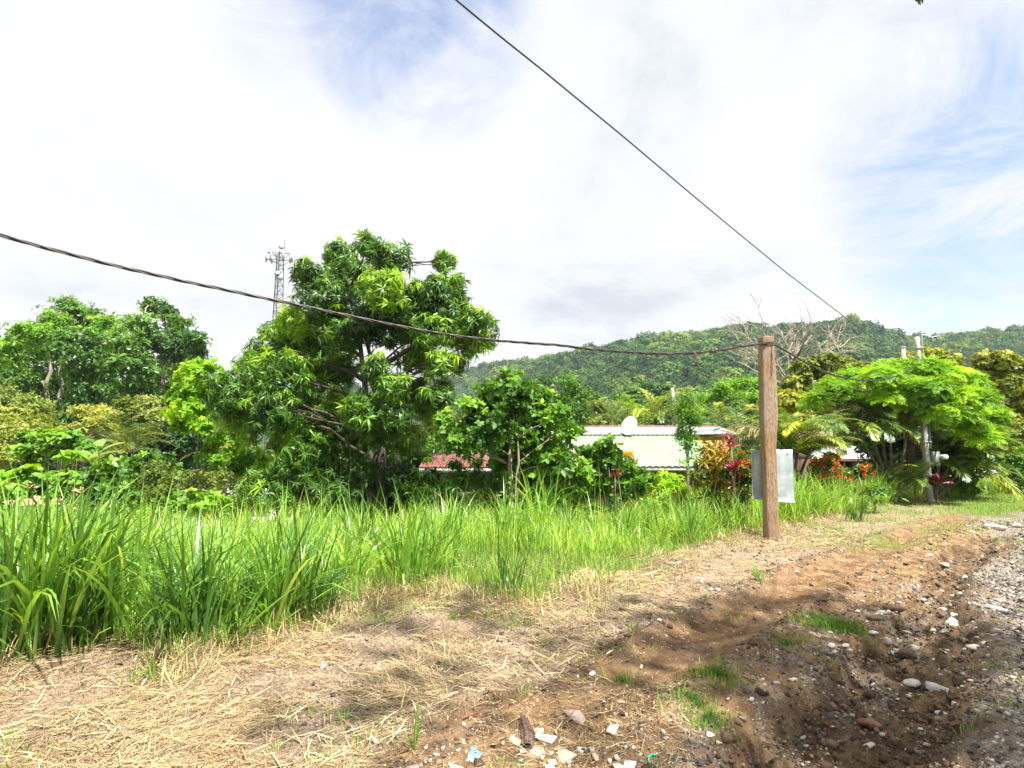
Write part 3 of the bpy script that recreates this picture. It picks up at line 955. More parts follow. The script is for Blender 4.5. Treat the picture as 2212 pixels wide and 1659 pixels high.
# --- big trees on the left, far behind
A_bl = [(150, 672, 42), (115, 700, 40), (190, 690, 40), (60, 725, 45), (20, 760, 50), (235, 705, 34), (90, 760, 60), (170, 745, 60), (-40, 790, 60),
        (40, 830, 60), (120, 830, 60), (200, 820, 60), (160, 890, 55), (60, 890, 55), (-30, 870, 60), (250, 770, 50)]
make_tree('broadleaf_tree', 'broad bright green tree at the left edge, tallest behind the yellow-green trees', 'tree',
          foot(110, 44), px_blobs(A_bl, 44, 4, 4), 'large', M['green_leaf'], M['bark_pale'], fork=0.35, trunk_r=0.4, trunks=2,
          scale=1.0, seed=4, tint0=0.42, young=0.5, squash=0.7)
B_bl = [(335, 658, 26), (355, 680, 30), (385, 700, 28), (300, 700, 34), (420, 735, 26), (385, 745, 40), (330, 740, 45), (270, 740, 42),
        (280, 800, 55), (350, 805, 55), (410, 790, 36), (430, 760, 18), (300, 865, 60), (370, 870, 55), (230, 860, 50), (330, 930, 60), (400, 920, 45), (250, 925, 50), (415, 850, 36)]
make_tree('broadleaf_tree', 'dark airy tree with pale branches showing, left of the mango tree', 'tree',
          foot(330, 40), px_blobs(B_bl, 40, 3.5, 5), 'large', M['dark_leaf'], M['bark_pale'], fork=0.45, trunk_r=0.35, trunks=2,
          scale=0.9, seed=5, tint0=0.5, young=0.35, inner=0.2, squash=0.75)
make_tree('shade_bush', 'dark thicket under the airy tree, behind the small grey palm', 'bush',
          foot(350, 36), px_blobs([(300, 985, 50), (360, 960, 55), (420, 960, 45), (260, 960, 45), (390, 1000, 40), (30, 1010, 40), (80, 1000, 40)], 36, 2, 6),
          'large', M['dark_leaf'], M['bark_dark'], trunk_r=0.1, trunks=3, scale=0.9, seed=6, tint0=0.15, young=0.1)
make_tree('feathery_tree', 'rounded yellow-green tree cut off by the left edge of the photo', 'tree',
          foot(40, 29), px_blobs([(20, 875, 45), (65, 890, 45), (95, 925, 32), (30, 930, 50), (-30, 900, 60), (70, 960, 36), (0, 975, 45)], 29, 1.5, 7),
          'medium', M['yellow_leaf'], M['bark_dark'], trunk_r=0.14, trunks=2, scale=0.9, seed=7, tint0=0.42, up=0.8)
make_tree('feathery_tree', 'flat-topped pale yellow tree standing above the small grey palm', 'tree',
          foot(255, 27), px_blobs([(270, 872, 26), (310, 862, 18), (345, 865, 12), (225, 890, 28), (180, 885, 24), (300, 895, 30), (250, 915, 36), (200, 920, 30),
                                   (340, 890, 18), (310, 925, 30), (160, 930, 30), (140, 960, 34), (280, 945, 32), (120, 945, 22), (355, 885, 12)], 27, 1.3, 8),
          'medium', M['yellow_leaf'], M['bark_pale'], trunk_r=0.10, trunks=2, scale=0.8, seed=8, tint0=0.62, up=1.0, squash=0.6)
make_tree('layered_tree', 'young almond tree with flat tiers of big round leaves, at the far left', 'tree',
          foot(118, 17), px_blobs([(60, 948, 22), (95, 942, 26), (135, 945, 26), (170, 955, 22), (190, 965, 16), (80, 972, 24), (120, 975, 26), (70, 990, 22), (150, 985, 18), (50, 970, 16)], 17, .7, 9),
          'almond', M['green_leaf'], M['bark_dark'], trunk_r=0.045, scale=0.9, seed=9, tint0=0.55, up=1.2, squash=0.45, young=0.35)
make_tree('layered_tree', 'wide flat tier of bright rounded leaves above the terracotta roof', 'bush',
          foot(80, 15), px_blobs([(10, 1040, 32), (60, 1030, 32), (110, 1040, 32), (160, 1035, 30), (200, 1045, 24), (-40, 1040, 40), (30, 1060, 26), (100, 1062, 24), (140, 1070, 22)], 15, .8, 10),
          'almond', M['green_leaf'], M['bark_dark'], trunk_r=0.05, trunks=2, scale=0.75, seed=10, tint0=0.6, up=1.2, squash=0.45, young=0.4)
make_tree('glossy_bush', 'dark glossy conical bush standing in front of the terracotta roof', 'bush',
          foot(228, 13.6), px_blobs([(225, 1005, 20), (215, 1030, 28), (240, 1035, 28), (205, 1065, 30), (245, 1065, 32), (225, 1090, 30), (260, 1090, 26), (190, 1085, 26), (230, 1125, 34)], 13.6, .3, 11),
          'round', M['dark_leaf'], M['bark_dark'], trunk_r=0.04, trunks=2, scale=1.15, seed=11, tint0=0.6)
make_tree('vine_tree', 'bright lime-green creeper-covered tree between the dark tree and the mango', 'tree',
          foot(430, 19), px_blobs([(425, 795, 26), (400, 815, 24), (455, 805, 26), (400, 850, 28), (435, 845, 34), (475, 840, 30), (385, 890, 26), (420, 890, 34), (460, 885, 34), (400, 920, 24), (440, 925, 26)], 19, .9, 12),
          'almond', M['lime_leaf'], M['bark_pale'], trunk_r=0.07, scale=0.75, seed=12, tint0=0.5, up=0.2)
make_tree('low_bush', 'yellow-green rounded bush in the hollow left of the mango tree', 'bush',
          foot(400, 16), px_blobs([(390, 1050, 40), (440, 1055, 36), (350, 1075, 36), (480, 1040, 30), (420, 1085, 36), (330, 1020, 30), (470, 1080, 30)], 16, .8, 13),
          'small', M['yellow_leaf'], M['bark_dark'], trunk_r=0.04, trunks=3, scale=1.2, seed=13, tint0=0.35)
make_tree('low_bush', 'mid green ragged bush between the glossy bush and the yellow-green one', 'bush',
          foot(310, 15), px_blobs([(300, 1010, 32), (340, 1000, 28), (290, 1045, 34), (330, 1050, 30), (370, 1025, 26), (310, 1085, 32), (270, 1010, 22), (365, 1060, 30)], 17.5, .7, 14),
          'round', M['green_leaf'], M['bark_dark'], trunk_r=0.04, trunks=3, scale=1.1, seed=14, tint0=0.45)
make_tree('leaning_tree', 'slim tree with a pale leaning stem in the gap left of the mango', 'tree',
          foot(520, 19), px_blobs([(500, 960, 26), (470, 950, 22), (540, 990, 24), (480, 1000, 24), (520, 1010, 28), (560, 1000, 22), (450, 980, 18)], 19, .6, 15),
          'round', M['lime_leaf'], M['bark_pale'], trunk_r=0.06, scale=1.1, seed=15, tint0=0.5, twigs=6)

# --- cashew-like shrub tree right of the mango
F_bl = [(955, 905, 20), (968, 940, 22), (1010, 975, 18), (1100, 828, 30), (1075, 855, 36), (1125, 860, 38), (1050, 890, 36), (1165, 865, 30), (1100, 905, 42), (1160, 910, 40), (1205, 905, 32),
        (1225, 940, 28), (1060, 940, 40), (1120, 955, 42), (1180, 960, 40), (1090, 1000, 40), (1150, 1005, 40), (1210, 1000, 34), (1030, 905, 26),
        (1010, 880, 24), (1130, 1045, 34), (1190, 1045, 34), (1010, 940, 28), (1080, 1045, 26), (985, 960, 22)]
make_tree('cashew_tree', 'bushy tree with rounded upright leaves, right of the great mango', 'tree',
          foot(1120, 12.6), px_blobs(F_bl, 12.6, .9, 16), 'round', M['green_leaf'], M['bark_pale'], fork=0.25, trunk_r=0.07, trunks=3,
          density=1.25, scale=0.95, seed=16, tint0=0.40, twigs=9, young=0.5, shell=(.65, 1.2))
make_tree('slender_tree', 'thin-leaved olive tree rising behind the bushy tree with rounded leaves', 'tree',
          foot(1200, 18), px_blobs([(1180, 830, 26), (1225, 822, 24), (1240, 850, 28), (1150, 835, 22), (1215, 870, 30), (1260, 890, 20), (1240, 905, 24)], 18, .7, 17),
          'small', M['green_leaf'], M['bark_pale'], trunk_r=0.06, trunks=2, scale=1.2, seed=17, tint0=0.3)
make_tree('flowering_shrub', 'leafy shrub with dark red young tips in front of the pale green roof', 'shrub',
          foot(1310, 12.8), px_blobs([(1305, 965, 24), (1275, 990, 28), (1325, 990, 28), (1250, 1015, 26), (1300, 1020, 32), (1345, 1015, 28), (1370, 1040, 24), (1270, 1050, 30),
                                      (1325, 1050, 30), (1385, 1055, 18), (1240, 1050, 26), (1355, 1060, 22), (1400, 1035, 12), (1255, 975, 14)], 12.8, .5, 18),
          'round', M['green_leaf'], M['bark_pale'], trunk_r=0.03, trunks=4, scale=0.95, seed=18, tint0=0.4, twigs=5, shell=(.7, 1.2))
make_tree('slim_sapling', 'slim upright sapling standing alone in front of the pale green roof', 'tree',
          foot(1487, 13.4), px_blobs([(1487, 862, 20), (1478, 885, 22), (1498, 890, 22), (1487, 912, 24), (1480, 935, 20), (1496, 945, 16), (1484, 965, 12), (1500, 985, 9), (1478, 995, 9), (1470, 945, 12)], 13.4, .15, 19),
          'small', M['green_leaf'], M['bark_pale'], fork=0.6, trunk_r=0.045, scale=0.95, seed=19, tint0=0.45, twigs=4)
make_tree('croton', 'yellow and orange croton with narrow leaves beside the slim sapling', 'shrub',
          foot(1545, 12.4), px_blobs([(1532, 975, 16), (1520, 1000, 20), (1550, 995, 20), (1535, 1025, 24), (1565, 1020, 20), (1575, 1045, 18), (1510, 1035, 18), (1550, 1050, 20), (1595, 1040, 12)], 12.4, .25, 20),
          'croton', M['croton'], M['twig'], trunk_r=0.02, trunks=4, scale=0.75, seed=20, tint0=0.35, twigs=4, young=0.5)
make_tree('croton', 'small yellow-leaved croton showing through the shrub with dark red tips', 'shrub',
          foot(1358, 13.6), px_blobs([(1352, 985, 12), (1360, 1000, 14), (1345, 1015, 12), (1300, 1060, 12), (1280, 1075, 12)], 13.4, .2, 21),
          'croton', M['croton'], M['twig'], trunk_r=0.015, trunks=2, scale=0.55, seed=21, tint0=0.5, twigs=3)
make_tree('yellow_bush', 'low yellow-green bush under the pale green eave', 'bush',
          foot(1445, 13.0), px_blobs([(1435, 1035, 16), (1455, 1040, 18), (1440, 1055, 18), (1420, 1055, 14), (1470, 1055, 14)], 13.0, .2, 22),
          'croton', M['lime_leaf'], M['twig'], trunk_r=0.015, trunks=3, scale=0.55, seed=22, tint0=0.8, twigs=3)

def cordyline(spots, label, Y, s=1.0, seed=0):
    rg = np.random.default_rng(seed)
    base = foot(spots[0][0], Y)
    root = empty('cordyline', base, label, 'plant')
    st = Acc(); lf = Acc()
    tm = [rosette(18, 0.34, 0.060, 0.35, (0.1, 1.25), k) for k in range(3)]
    for i, (x, y) in enumerate(spots):
        p = np.array(at(x, y, Y + rg.uniform(-.15, .15)))
        limb(st, np.array(base) + rg.normal(0, .05, 3) * [1, 1, 0], p, 0.018, 0.014, 0, 5, 0.05, rg, 5)
        lf.inst(tm[i % 3], p[None], frames(np.array([[rg.normal(0, .15), rg.normal(0, .15), 1]]), np.array([rg.random() * 6])), np.array([s * rg.uniform(.85, 1.15)]), np.array([0.5 + rg.normal(0, .15)]))
    st.build('stem', M['twig'], root, True)
    lf.build('leaves', M['red_leaf'], root)
cordyline([(1579, 965), (1577, 952)], 'tall crimson cordyline above the croton, left of the wooden post', 12.0, 0.72, 1)
cordyline([(1555, 972), (1553, 985)], 'small crimson cordyline tip behind the orange croton', 12.9, 0.5, 2)
cordyline([(1590, 1010), (1600, 1003), (1580, 1015)], 'low crimson cordyline beside the orange flowers near the post', 11.9, 0.72, 3)
cordyline([(1250, 985), (1248, 975), (1270, 1005)], 'crimson cordyline half hidden at the left end of the pale green roof', 14.0, 0.7, 4)
cordyline([(2028, 1046), (2015, 1050)], 'dark crimson cordyline at the foot of the grey concrete pole', 17.3, 1.2, 5)
cordyline([(1335, 1022), (1328, 1030)], 'crimson tuft in the middle of the shrub before the pale green roof', 12.1, 0.4, 6)

def ixora(blobs, Y, label, seed):
    B = px_blobs(blobs, Y, .3, seed)
    root = make_tree('ixora_bush', label, 'flowering bush', foot(blobs[0][0], Y), B, 'round', M['dark_leaf'], M['twig'], trunk_r=0.02, trunks=4,
                     scale=0.7, seed=seed, tint0=0.5, twigs=3)
    rg = np.random.default_rng(seed)
    for c, r in B:
        n = max(3, int(30 * (r / 0.25) ** 2))
        v = rg.normal(0, 1, (n, 3)); v[:, 1] -= 0.5; v[:, 2] += 0.35
        v /= np.linalg.norm(v, axis=1)[:, None]
        P = c + v * r * (1.02 + 0.12 * rg.random(n))[:, None]
        for q in range(n):
            fl = Acc()
            fl.inst(KIND['flower'][q % 4], P[q:q + 1], frames(v[q:q + 1], rg.random(1) * 6), rg.uniform(0.7, 1.5, 1), 0.40 + rg.normal(0, .25, 1))
            fl.build('flower', M['orange_flower'], root)
ixora([(1612, 990, 14), (1618, 1010, 16), (1605, 1025, 16), (1625, 1035, 18), (1600, 1040, 12)], 12.1, 'bush of orange flowers just behind the left side of the metal sheet', 31)
ixora([(1785, 1000, 15), (1800, 990, 12), (1770, 1020, 20), (1800, 1022, 18), (1765, 1005, 12), (1825, 1030, 14)], 14.5, 'orange flowering bush just right of the metal sheet on the post', 32)
ixora([(1855, 1020, 13), (1870, 1012, 10), (1838, 1032, 12), (1878, 1020, 8)], 15.3, 'small orange flowering bush near the leaning palm stems', 33)

# --- loquat-like trees behind the flame tree
loq = [(1740, 800, 30), (1780, 790, 32), (1820, 795, 30), (1850, 810, 30), (1720, 835, 32), (1765, 835, 36), (1810, 835, 34), (1705, 870, 30), (1745, 880, 36), (1700, 900, 26), (1790, 870, 30), (1735, 915, 28)]
make_tree('broad_leaved_tree', 'olive-yellow tree with big stiff leaves behind the left side of the feathery canopy', 'tree',
          foot(1770, 24), px_blobs(loq, 24, 1.2, 40), 'almond', M['olive_leaf'], M['bark_pale'], trunk_r=0.12, trunks=2, density=1.7, scale=0.62, seed=40, tint0=0.42)
loq2 = [(2020, 775, 24), (1990, 770, 22), (1960, 785, 24), (1930, 795, 22), (1900, 800, 20), (2055, 785, 22), (1975, 810, 28), (2030, 810, 28), (1930, 820, 26), (2080, 815, 24)]
make_tree('broad_leaved_tree', 'yellowish tree rising above the feathery canopy beside the pole top', 'tree',
          foot(1980, 26), px_blobs(loq2, 26, 1.2, 41), 'almond', M['olive_leaf'], M['bark_pale'], trunk_r=0.12, trunks=1, density=1.7, scale=0.62, seed=41, tint0=0.42)
loq3 = [(2130, 785, 24), (2170, 780, 24), (2190, 800, 22), (2140, 815, 30), (2180, 830, 22), (2150, 850, 34), (2190, 880, 34), (2170, 920, 40), (2215, 930, 36), (2195, 970, 34), (2225, 860, 30), (2130, 880, 30), (2150, 960, 30)]
make_tree('broad_leaved_tree', 'olive tree with big drooping leaves at the right edge of the photo', 'tree',
          foot(2170, 22), px_blobs(loq3, 22, 1.2, 42), 'almond', M['olive_leaf'], M['bark_pale'], trunk_r=0.11, trunks=2, density=1.7, scale=0.62, seed=42, tint0=0.42)
make_tree('glossy_bush', 'bright green bush standing before the low white building at the right edge', 'bush',
          foot(2200, 20.5), px_blobs([(2195, 1000, 26), (2215, 985, 24), (2180, 1020, 20), (2215, 1020, 24), (2165, 985, 14), (2205, 1045, 16)], 20.5, .4, 43),
          'medium', M['green_leaf'], M['bark_pale'], trunk_r=0.04, trunks=2, scale=0.9, seed=43, tint0=0.45)

make_tree('low_bush', 'leafy bush in front of the rusty red shed roof', 'bush',
          foot(960, 13.4), px_blobs([(925, 1030, 26), (960, 1045, 30), (1000, 1040, 28), (1035, 1035, 26), (980, 1075, 34), (920, 1075, 30), (1045, 1075, 30), (985, 1005, 16), (940, 990, 12), (1030, 1000, 14), (1010, 985, 10)], 13.4, .4, 44),
          'mango', M['mango'], M['bark_dark'], trunk_r=0.03, trunks=3, scale=.8, seed=44, tint0=0.45)
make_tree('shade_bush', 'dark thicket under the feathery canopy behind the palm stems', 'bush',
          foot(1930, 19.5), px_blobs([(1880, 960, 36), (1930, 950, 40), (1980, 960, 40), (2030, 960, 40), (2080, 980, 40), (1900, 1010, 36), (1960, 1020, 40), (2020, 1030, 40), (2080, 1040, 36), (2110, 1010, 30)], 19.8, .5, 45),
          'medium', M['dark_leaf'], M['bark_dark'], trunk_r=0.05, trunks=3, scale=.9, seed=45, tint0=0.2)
for _i, (_l, _Y, _b, _k, _m, _t) in enumerate((
        ('bright broad-leaved bush behind the grass, below the yellow-green hollow bush', 13.8, [(400, 1095, 34), (450, 1100, 34), (350, 1110, 34), (500, 1110, 30), (300, 1120, 34)], 'round', 'green_leaf', .6),
        ('leafy bush behind the tall grass at the far left edge', 13.2, [(-20, 1110, 40), (40, 1120, 36), (100, 1120, 36), (160, 1125, 34)], 'medium', 'dark_leaf', .5),
        ('dark leafy bank below the rounded-leaf tree', 12.8, [(1080, 1090, 30), (1140, 1085, 32), (1200, 1085, 32), (1260, 1090, 30), (1020, 1095, 28), (1330, 1095, 26)], 'medium', 'dark_leaf', .4),
        ('low green bank under the croton and the slim sapling', 12.6, [(1400, 1085, 20), (1440, 1085, 20), (1480, 1080, 20), (1530, 1080, 22), (1580, 1075, 22), (1610, 1070, 18)], 'small', 'green_leaf', .4),
        ('low green bank behind the grass right of the metal sheet', 14.8, [(1730, 1050, 22), (1770, 1055, 22), (1810, 1060, 20), (1850, 1060, 20), (1900, 1065, 18), (1700, 1040, 22)], 'medium', 'dark_leaf', .5))):
    make_tree('low_bush', _l, 'bush', foot(_b[0][0], _Y), px_blobs(_b, _Y, .4, 300 + _i), _k, M[_m], M['bark_dark'], trunk_r=0.03, trunks=3, scale=1.0, seed=300 + _i, tint0=_t)

# --- bare tree
def bare_tree():
    rg = np.random.default_rng(77)
    Y = 30.0
    b = np.array(foot(1705, Y)); root = empty('bare_tree', b, 'leafless tree with bleached spreading branches behind the wooden post', 'tree')
    A = Acc()
    o = np.array(at(1705, 835, Y))
    limb(A, b, o, 0.22, 0.16, 0, 6, .05, rg, 7)
    targets = [(1615, 726), (1649, 718), (1688, 716), (1718, 723), (1754, 724), (1787, 734), (1814, 760), (1802, 751), (1599, 741), (1625, 758), (1666, 754), (1771, 770), (1593, 771), (1818, 748), (1737, 716), (1702, 754), (1615, 792)]
    def grow(p, q, r, lv):
        P = limb(A, p, q, r, r * 0.35, 0.04, 7, 0.22, rg, 4 if lv else 5)
        if lv >= 3: return
        L = np.linalg.norm(q - p)
        for k in range(5 if lv == 0 else 4):
            s = P[rg.integers(2, 7)]
            d = (q - p) / L
            v = d + rg.normal(0, 0.55, 3); v[2] += 0.15; v /= np.linalg.norm(v)
            grow(s, s + v * L * rg.uniform(0.28, 0.5), r * 0.45, lv + 1)
    for x, y in targets:
        grow(o + rg.normal(0, .1, 3), np.array(at(x, y, Y + rg.uniform(-2, 2))), 0.060, 0)
    A.build('branches', M['dead_wood'], root, True)
    d = Acc()
    P = limb(d, np.array(at(1690, 835, Y - 1.5)) * 1.0, np.array(at(1755, 700, Y - 1.5)), 0.09, 0.03, 0, 8, .15, rg, 5)
    for k in range(9):
        v = rg.normal(0, 1, 3); v[2] = abs(v[2]); v /= np.linalg.norm(v)
        s = P[rg.integers(3, 8)]
        limb(d, s, s + v * rg.uniform(.6, 1.3), 0.03, 0.008, 0, 5, .2, rg, 4)
    d.build('branches', M['bark_dark'], root, True)
bare_tree()

# ------------------------------------------------------------------ palms and the feathery flame tree
def frond(acc, stem, base, az, el, L, bend, pairs, lL, lW, rg, t=0.45, vee=0.25, droop=0.5, ang=(1.15, 0.5), stem_r=0.014, torn=0.0):
    n = 12
    s = np.linspace(0, 1, n)
    e = el - bend * s ** 1.3
    d = np.stack([np.cos(e) * math.cos(az), np.cos(e) * math.sin(az), np.sin(e)], 1)
    P = np.array(base) + np.vstack([[0, 0, 0], np.cumsum(d[:-1] * L / (n - 1), axis=0)])
    if stem is not None:
        stem.tube(P, stem_r * (1 - 0.8 * s), 4, t=0.6)
    side = np.array([-math.sin(az), math.cos(az), 0])
    k = np.linspace(0.12, 0.99, pairs)
    for sg in (-1, 1):
        ks = np.clip(k + rg.normal(0, 0.004, pairs), 0, 1)
        if torn: 
            ks = ks[rg.random(pairs) > torn]
        m = len(ks)
        B = np.stack([np.interp(ks, s, P[:, i]) for i in range(3)], 1)
        D = np.stack([np.interp(ks, s, d[:, i]) for i in range(3)], 1)
        U = np.cross(D, side); U *= np.sign(U[:, 2:3] + 1e-6)
        a = ang[0] + (ang[1] - ang[0]) * ks + rg.normal(0, 0.08, m)
        ll = lL * (np.sin(np.clip(ks * 0.93 + 0.12, 0, 1) * math.pi) ** 0.6) * rg.uniform(0.85, 1.1, m)
        dr = D * np.cos(a)[:, None] + (side * sg)[None] * np.sin(a)[:, None] + U * (vee + rg.normal(0, 0.08, m))[:, None]
        dr /= np.linalg.norm(dr, axis=1)[:, None]
        g = np.array([0, 0, -1.0])
        dp = droop * rg.uniform(0.6, 1.5, m)[:, None]
        p1 = B + dr * (ll * 0.5)[:, None] + g * dp * (ll * 0.10)[:, None]
        p2 = B + dr * (ll * 0.92)[:, None] + g * dp * (ll * 0.5)[:, None]
        w = np.cross(dr, U); w /= np.linalg.norm(w, axis=1)[:, None] + 1e-9
        w = w * lW / 2
        V = np.stack([B, p1 + w, p1 - w, p2], 1).reshape(-1, 3)
        F = (np.arange(m) * 4)[:, None, None] + np.array([[0, 1, 2], [1, 3, 2]])
        acc.add(V, F.reshape(-1, 3), np.repeat(t + rg.normal(0, 0.10, m), 4))

def palm(px, Y, label, heads, name='palm_tree', L=2.0, seed=0, py=1060, dead=(), nfr=11, stem_r=0.05, tint=0.4, lL=0.42, lW=0.035, pairs=34):
    rg = np.random.default_rng(seed)
    b = np.array(foot(px, Y, py)); root = empty(name, b, label, 'palm')
    st = Acc(); cr = Acc(); dd = Acc()
    for i, h in enumerate(heads):
        top = np.array(at(h[0], h[1], Y + (h[2] if len(h) > 2 else rg.uniform(-.4, .4))))
        l = h[3] if len(h) > 3 else L
        limb(st, b + np.array([rg.uniform(-.15, .15), rg.uniform(-.15, .15), -0.1]), top, stem_r, stem_r * 0.7, 0, 8, 0.06, rg, 7)
        for k in range(nfr):
            az = k * 2.4 + rg.uniform(-.3, .3)
            el = rg.uniform(0.35, 1.35)
            frond(cr, st, top, az, el, l * rg.uniform(.8, 1.1), rg.uniform(1.1, 2.0), pairs, lL * l / 2, lW, rg, t=tint + rg.normal(0, .15) + (0.35 if rg.random() < .2 else 0))
    for (x, y, az, el, l, bend) in dead:
        frond(dd, dd, np.array(at(x, y, Y - 0.6)), az, el, l, bend, 30, .30, .03, rg, t=rg.uniform(.5, 1.0), vee=-0.1, droop=1.3, torn=0.15)
    st.build('trunk', M['palm_stem'], root, True)
    cr.build('fronds', M['palm_leaf'], root)
    if dead:
        dd.build('dead_fronds', M['dead_leaf'], root)
    return root
palm(1700, 15.5, 'cluster palm with arching fronds just right of the wooden post', [(1690, 960), (1725, 945), (1712, 985), (1745, 985)], L=1.8, lW=.05, nfr=13, seed=51,
     dead=[(1660, 935, 2.9, .5, 1.5, 2.0), (1690, 950, 0.2, .5, 1.6, 1.9), (1760, 960, 0.3, .6, 1.3, 2.2), (1740, 950, 0.0, .9, 1.1, 2.4)], tint=0.6)
palm(1640, 20, 'palm with long arching fronds behind the sheet, left of the wooden post', [(1635, 930), (1610, 955)], L=2.0, seed=52,
     dead=[(1640, 925, 3.0, .4, 1.6, 1.7), (1650, 940, 3.1, .2, 1.5, 1.3)], tint=0.35)
palm(1935, 17.4, 'palm clump with leaning dark stems under the feathery canopy', [(1850, 930), (1875, 925), (1900, 900), (1925, 940), (1960, 930)], L=1.9, seed=53,
     dead=[(1840, 905, 2.6, .9, 1.2, 2.6), (1860, 905, 0.3, .7, 1.3, 2.4), (1900, 940, 0.1, .5, 1.8, 2.2), (1870, 890, 2.8, .9, 1.0, 2.5)], tint=0.4, nfr=13, lW=.045)
palm(2010, 18.6, 'dense palm clump right of the concrete pole, fronds sweeping to the ground', [(2030, 960), (2060, 985), (2090, 1000), (2050, 1020), (2020, 1010), (2080, 1030)], L=2.1, seed=54,
     dead=[(2100, 960, 0.0, .4, 1.8, 1.8), (2060, 930, 0.2, .6, 1.6, 2.0)], tint=0.5, nfr=16, lW=.05)
palm(1900, 16.6, 'low young palm with yellowing fronds between the leaning stems', [(1925, 1035), (1960, 1045), (1985, 1040)], L=1.1, seed=55, tint=0.5, stem_r=0.03, lW=.03, nfr=8)
palm(275, 24, 'small grey-green palm below the flat-topped pale yellow tree', [(270, 960), (255, 985), (285, 980)], L=1.9, seed=56, tint=0.35, stem_r=0.04, nfr=12)
palm(505, 21, 'yellowing palm half hidden in the gap left of the mango', [(480, 985), (505, 1000)], L=1.6, seed=57, tint=0.95, nfr=9)
palm(1330, 31, 'far palm crown peeping above the white roof beside the dish', [(1325, 905), (1345, 912)], L=2.2, seed=58, tint=0.5, nfr=10, pairs=22, lW=.06)
palm(1430, 29, 'far palm crown above the white roof, left of the leaning pole', [(1420, 900), (1445, 905), (1400, 912)], L=2.6, seed=59, tint=0.55, nfr=11, pairs=22, lW=.06)
palm(1560, 27, 'far arching palm above the right end of the white roof', [(1560, 915), (1590, 925)], L=2.4, seed=60, tint=0.35, nfr=10, pairs=24, lW=.05)

def banana():
    rg = np.random.default_rng(9)
    Y = 19.0
    b = np.array(foot(190, Y)); root = empty('banana_plant', b, 'banana plant with broad pale green blades left of the small grey palm', 'plant')
    st = Acc(); A = Acc()
    top = np.array(at(190, 1000, Y)); limb(st, b, top, 0.09, 0.06, 0, 5, .03, rg, 7)
    for (az, el, L) in ((0.5, 0.9, 1.2), (0.1, 0.6, 1.2), (2.6, 0.7, 1.1), (3.3, 0.35, 1.2), (1.6, 1.1, 1.1), (4.4, 0.5, 1.0), (5.4, 0.5, 1.1)):
        n = 9; s = np.linspace(0, 1, n); e = el - 0.9 * s ** 1.5
        d = np.stack([np.cos(e) * math.cos(az), np.cos(e) * math.sin(az), np.sin(e)], 1)
        P = top + np.vstack([[0, 0, 0], np.cumsum(d[:-1] * L / (n - 1), axis=0)])
        w = 0.22 * np.sin(np.clip(s * 0.95 + 0.03, 0, 1) * math.pi) ** 0.5
        side = np.array([-math.sin(az), math.cos(az), 0.0])
        Lf = P + side * w[:, None] + [0, 0, 0.05]; Rt = P - side * w[:, None] + [0, 0, 0.05]
        V = np.vstack([Lf, P, Rt])
        F = []
        for i in range(n - 1):
            F += [[i, i + 1, n + i + 1], [i, n + i + 1, n + i], [n + i, n + i + 1, 2 * n + i + 1], [n + i, 2 * n + i + 1, 2 * n + i]]
        A.add(V, F, rg.random())
    st.build('stem', M['palm_stem'], root, True); A.build('leaves', M['banana_leaf'], root, True)
banana()

def fern_cluster(seed):
    rg = np.random.default_rng(seed)
    A = Acc()
    for i in range(5):
        frond(A, None, (0, 0, 0), i * 1.26 + rg.uniform(-.4, .4), rg.uniform(-.05, .45), 0.48 * rg.uniform(.8, 1.15), rg.uniform(.4, 1.0), 13, 0.125, 0.026, rg,
              t=rg.normal(0, .07), vee=0.05, droop=0.25, ang=(1.35, 0.8))
    return np.vstack(A.V), np.vstack(A.F), np.concatenate(A.T)
KIND['fern'] = [fern_cluster(s) for s in range(5)]
flame = [(1768, 858, 20), (1748, 872, 13), (2150, 945, 16), (2155, 905, 16), (1800, 838, 30), (1835, 845, 30), (1850, 815, 34), (1880, 850, 34), (1905, 815, 36), (1940, 800, 36), (1975, 793, 36), (2010, 800, 36), (2045, 810, 34), (2075, 825, 34),
         (1920, 860, 38), (1960, 840, 40), (2000, 840, 40), (2040, 850, 38), (2080, 860, 34), (2110, 860, 30), (1780, 862, 22), (2105, 885, 28), (2130, 895, 26), (2075, 890, 34),
         (2100, 925, 26), (2135, 925, 20), (1900, 885, 26), (1940, 885, 30), (2040, 890, 34), (2120, 945, 18), (1850, 870, 24)]
make_tree('flame_tree', 'low spreading tree with bright feathery leaves around the grey concrete pole', 'tree',
          foot(1968, 18.6), px_blobs(flame, 17.4, 1.6, 61), 'fern', M['lime_leaf'], M['bark_dark'], fork=0.5, trunk_r=0.17, trunks=1,
          density=4.2, scale=0.9, seed=61, tint0=0.62, young=0.6, up=1.5, squash=0.42, inner=0.3, part='crown', twigs=3)

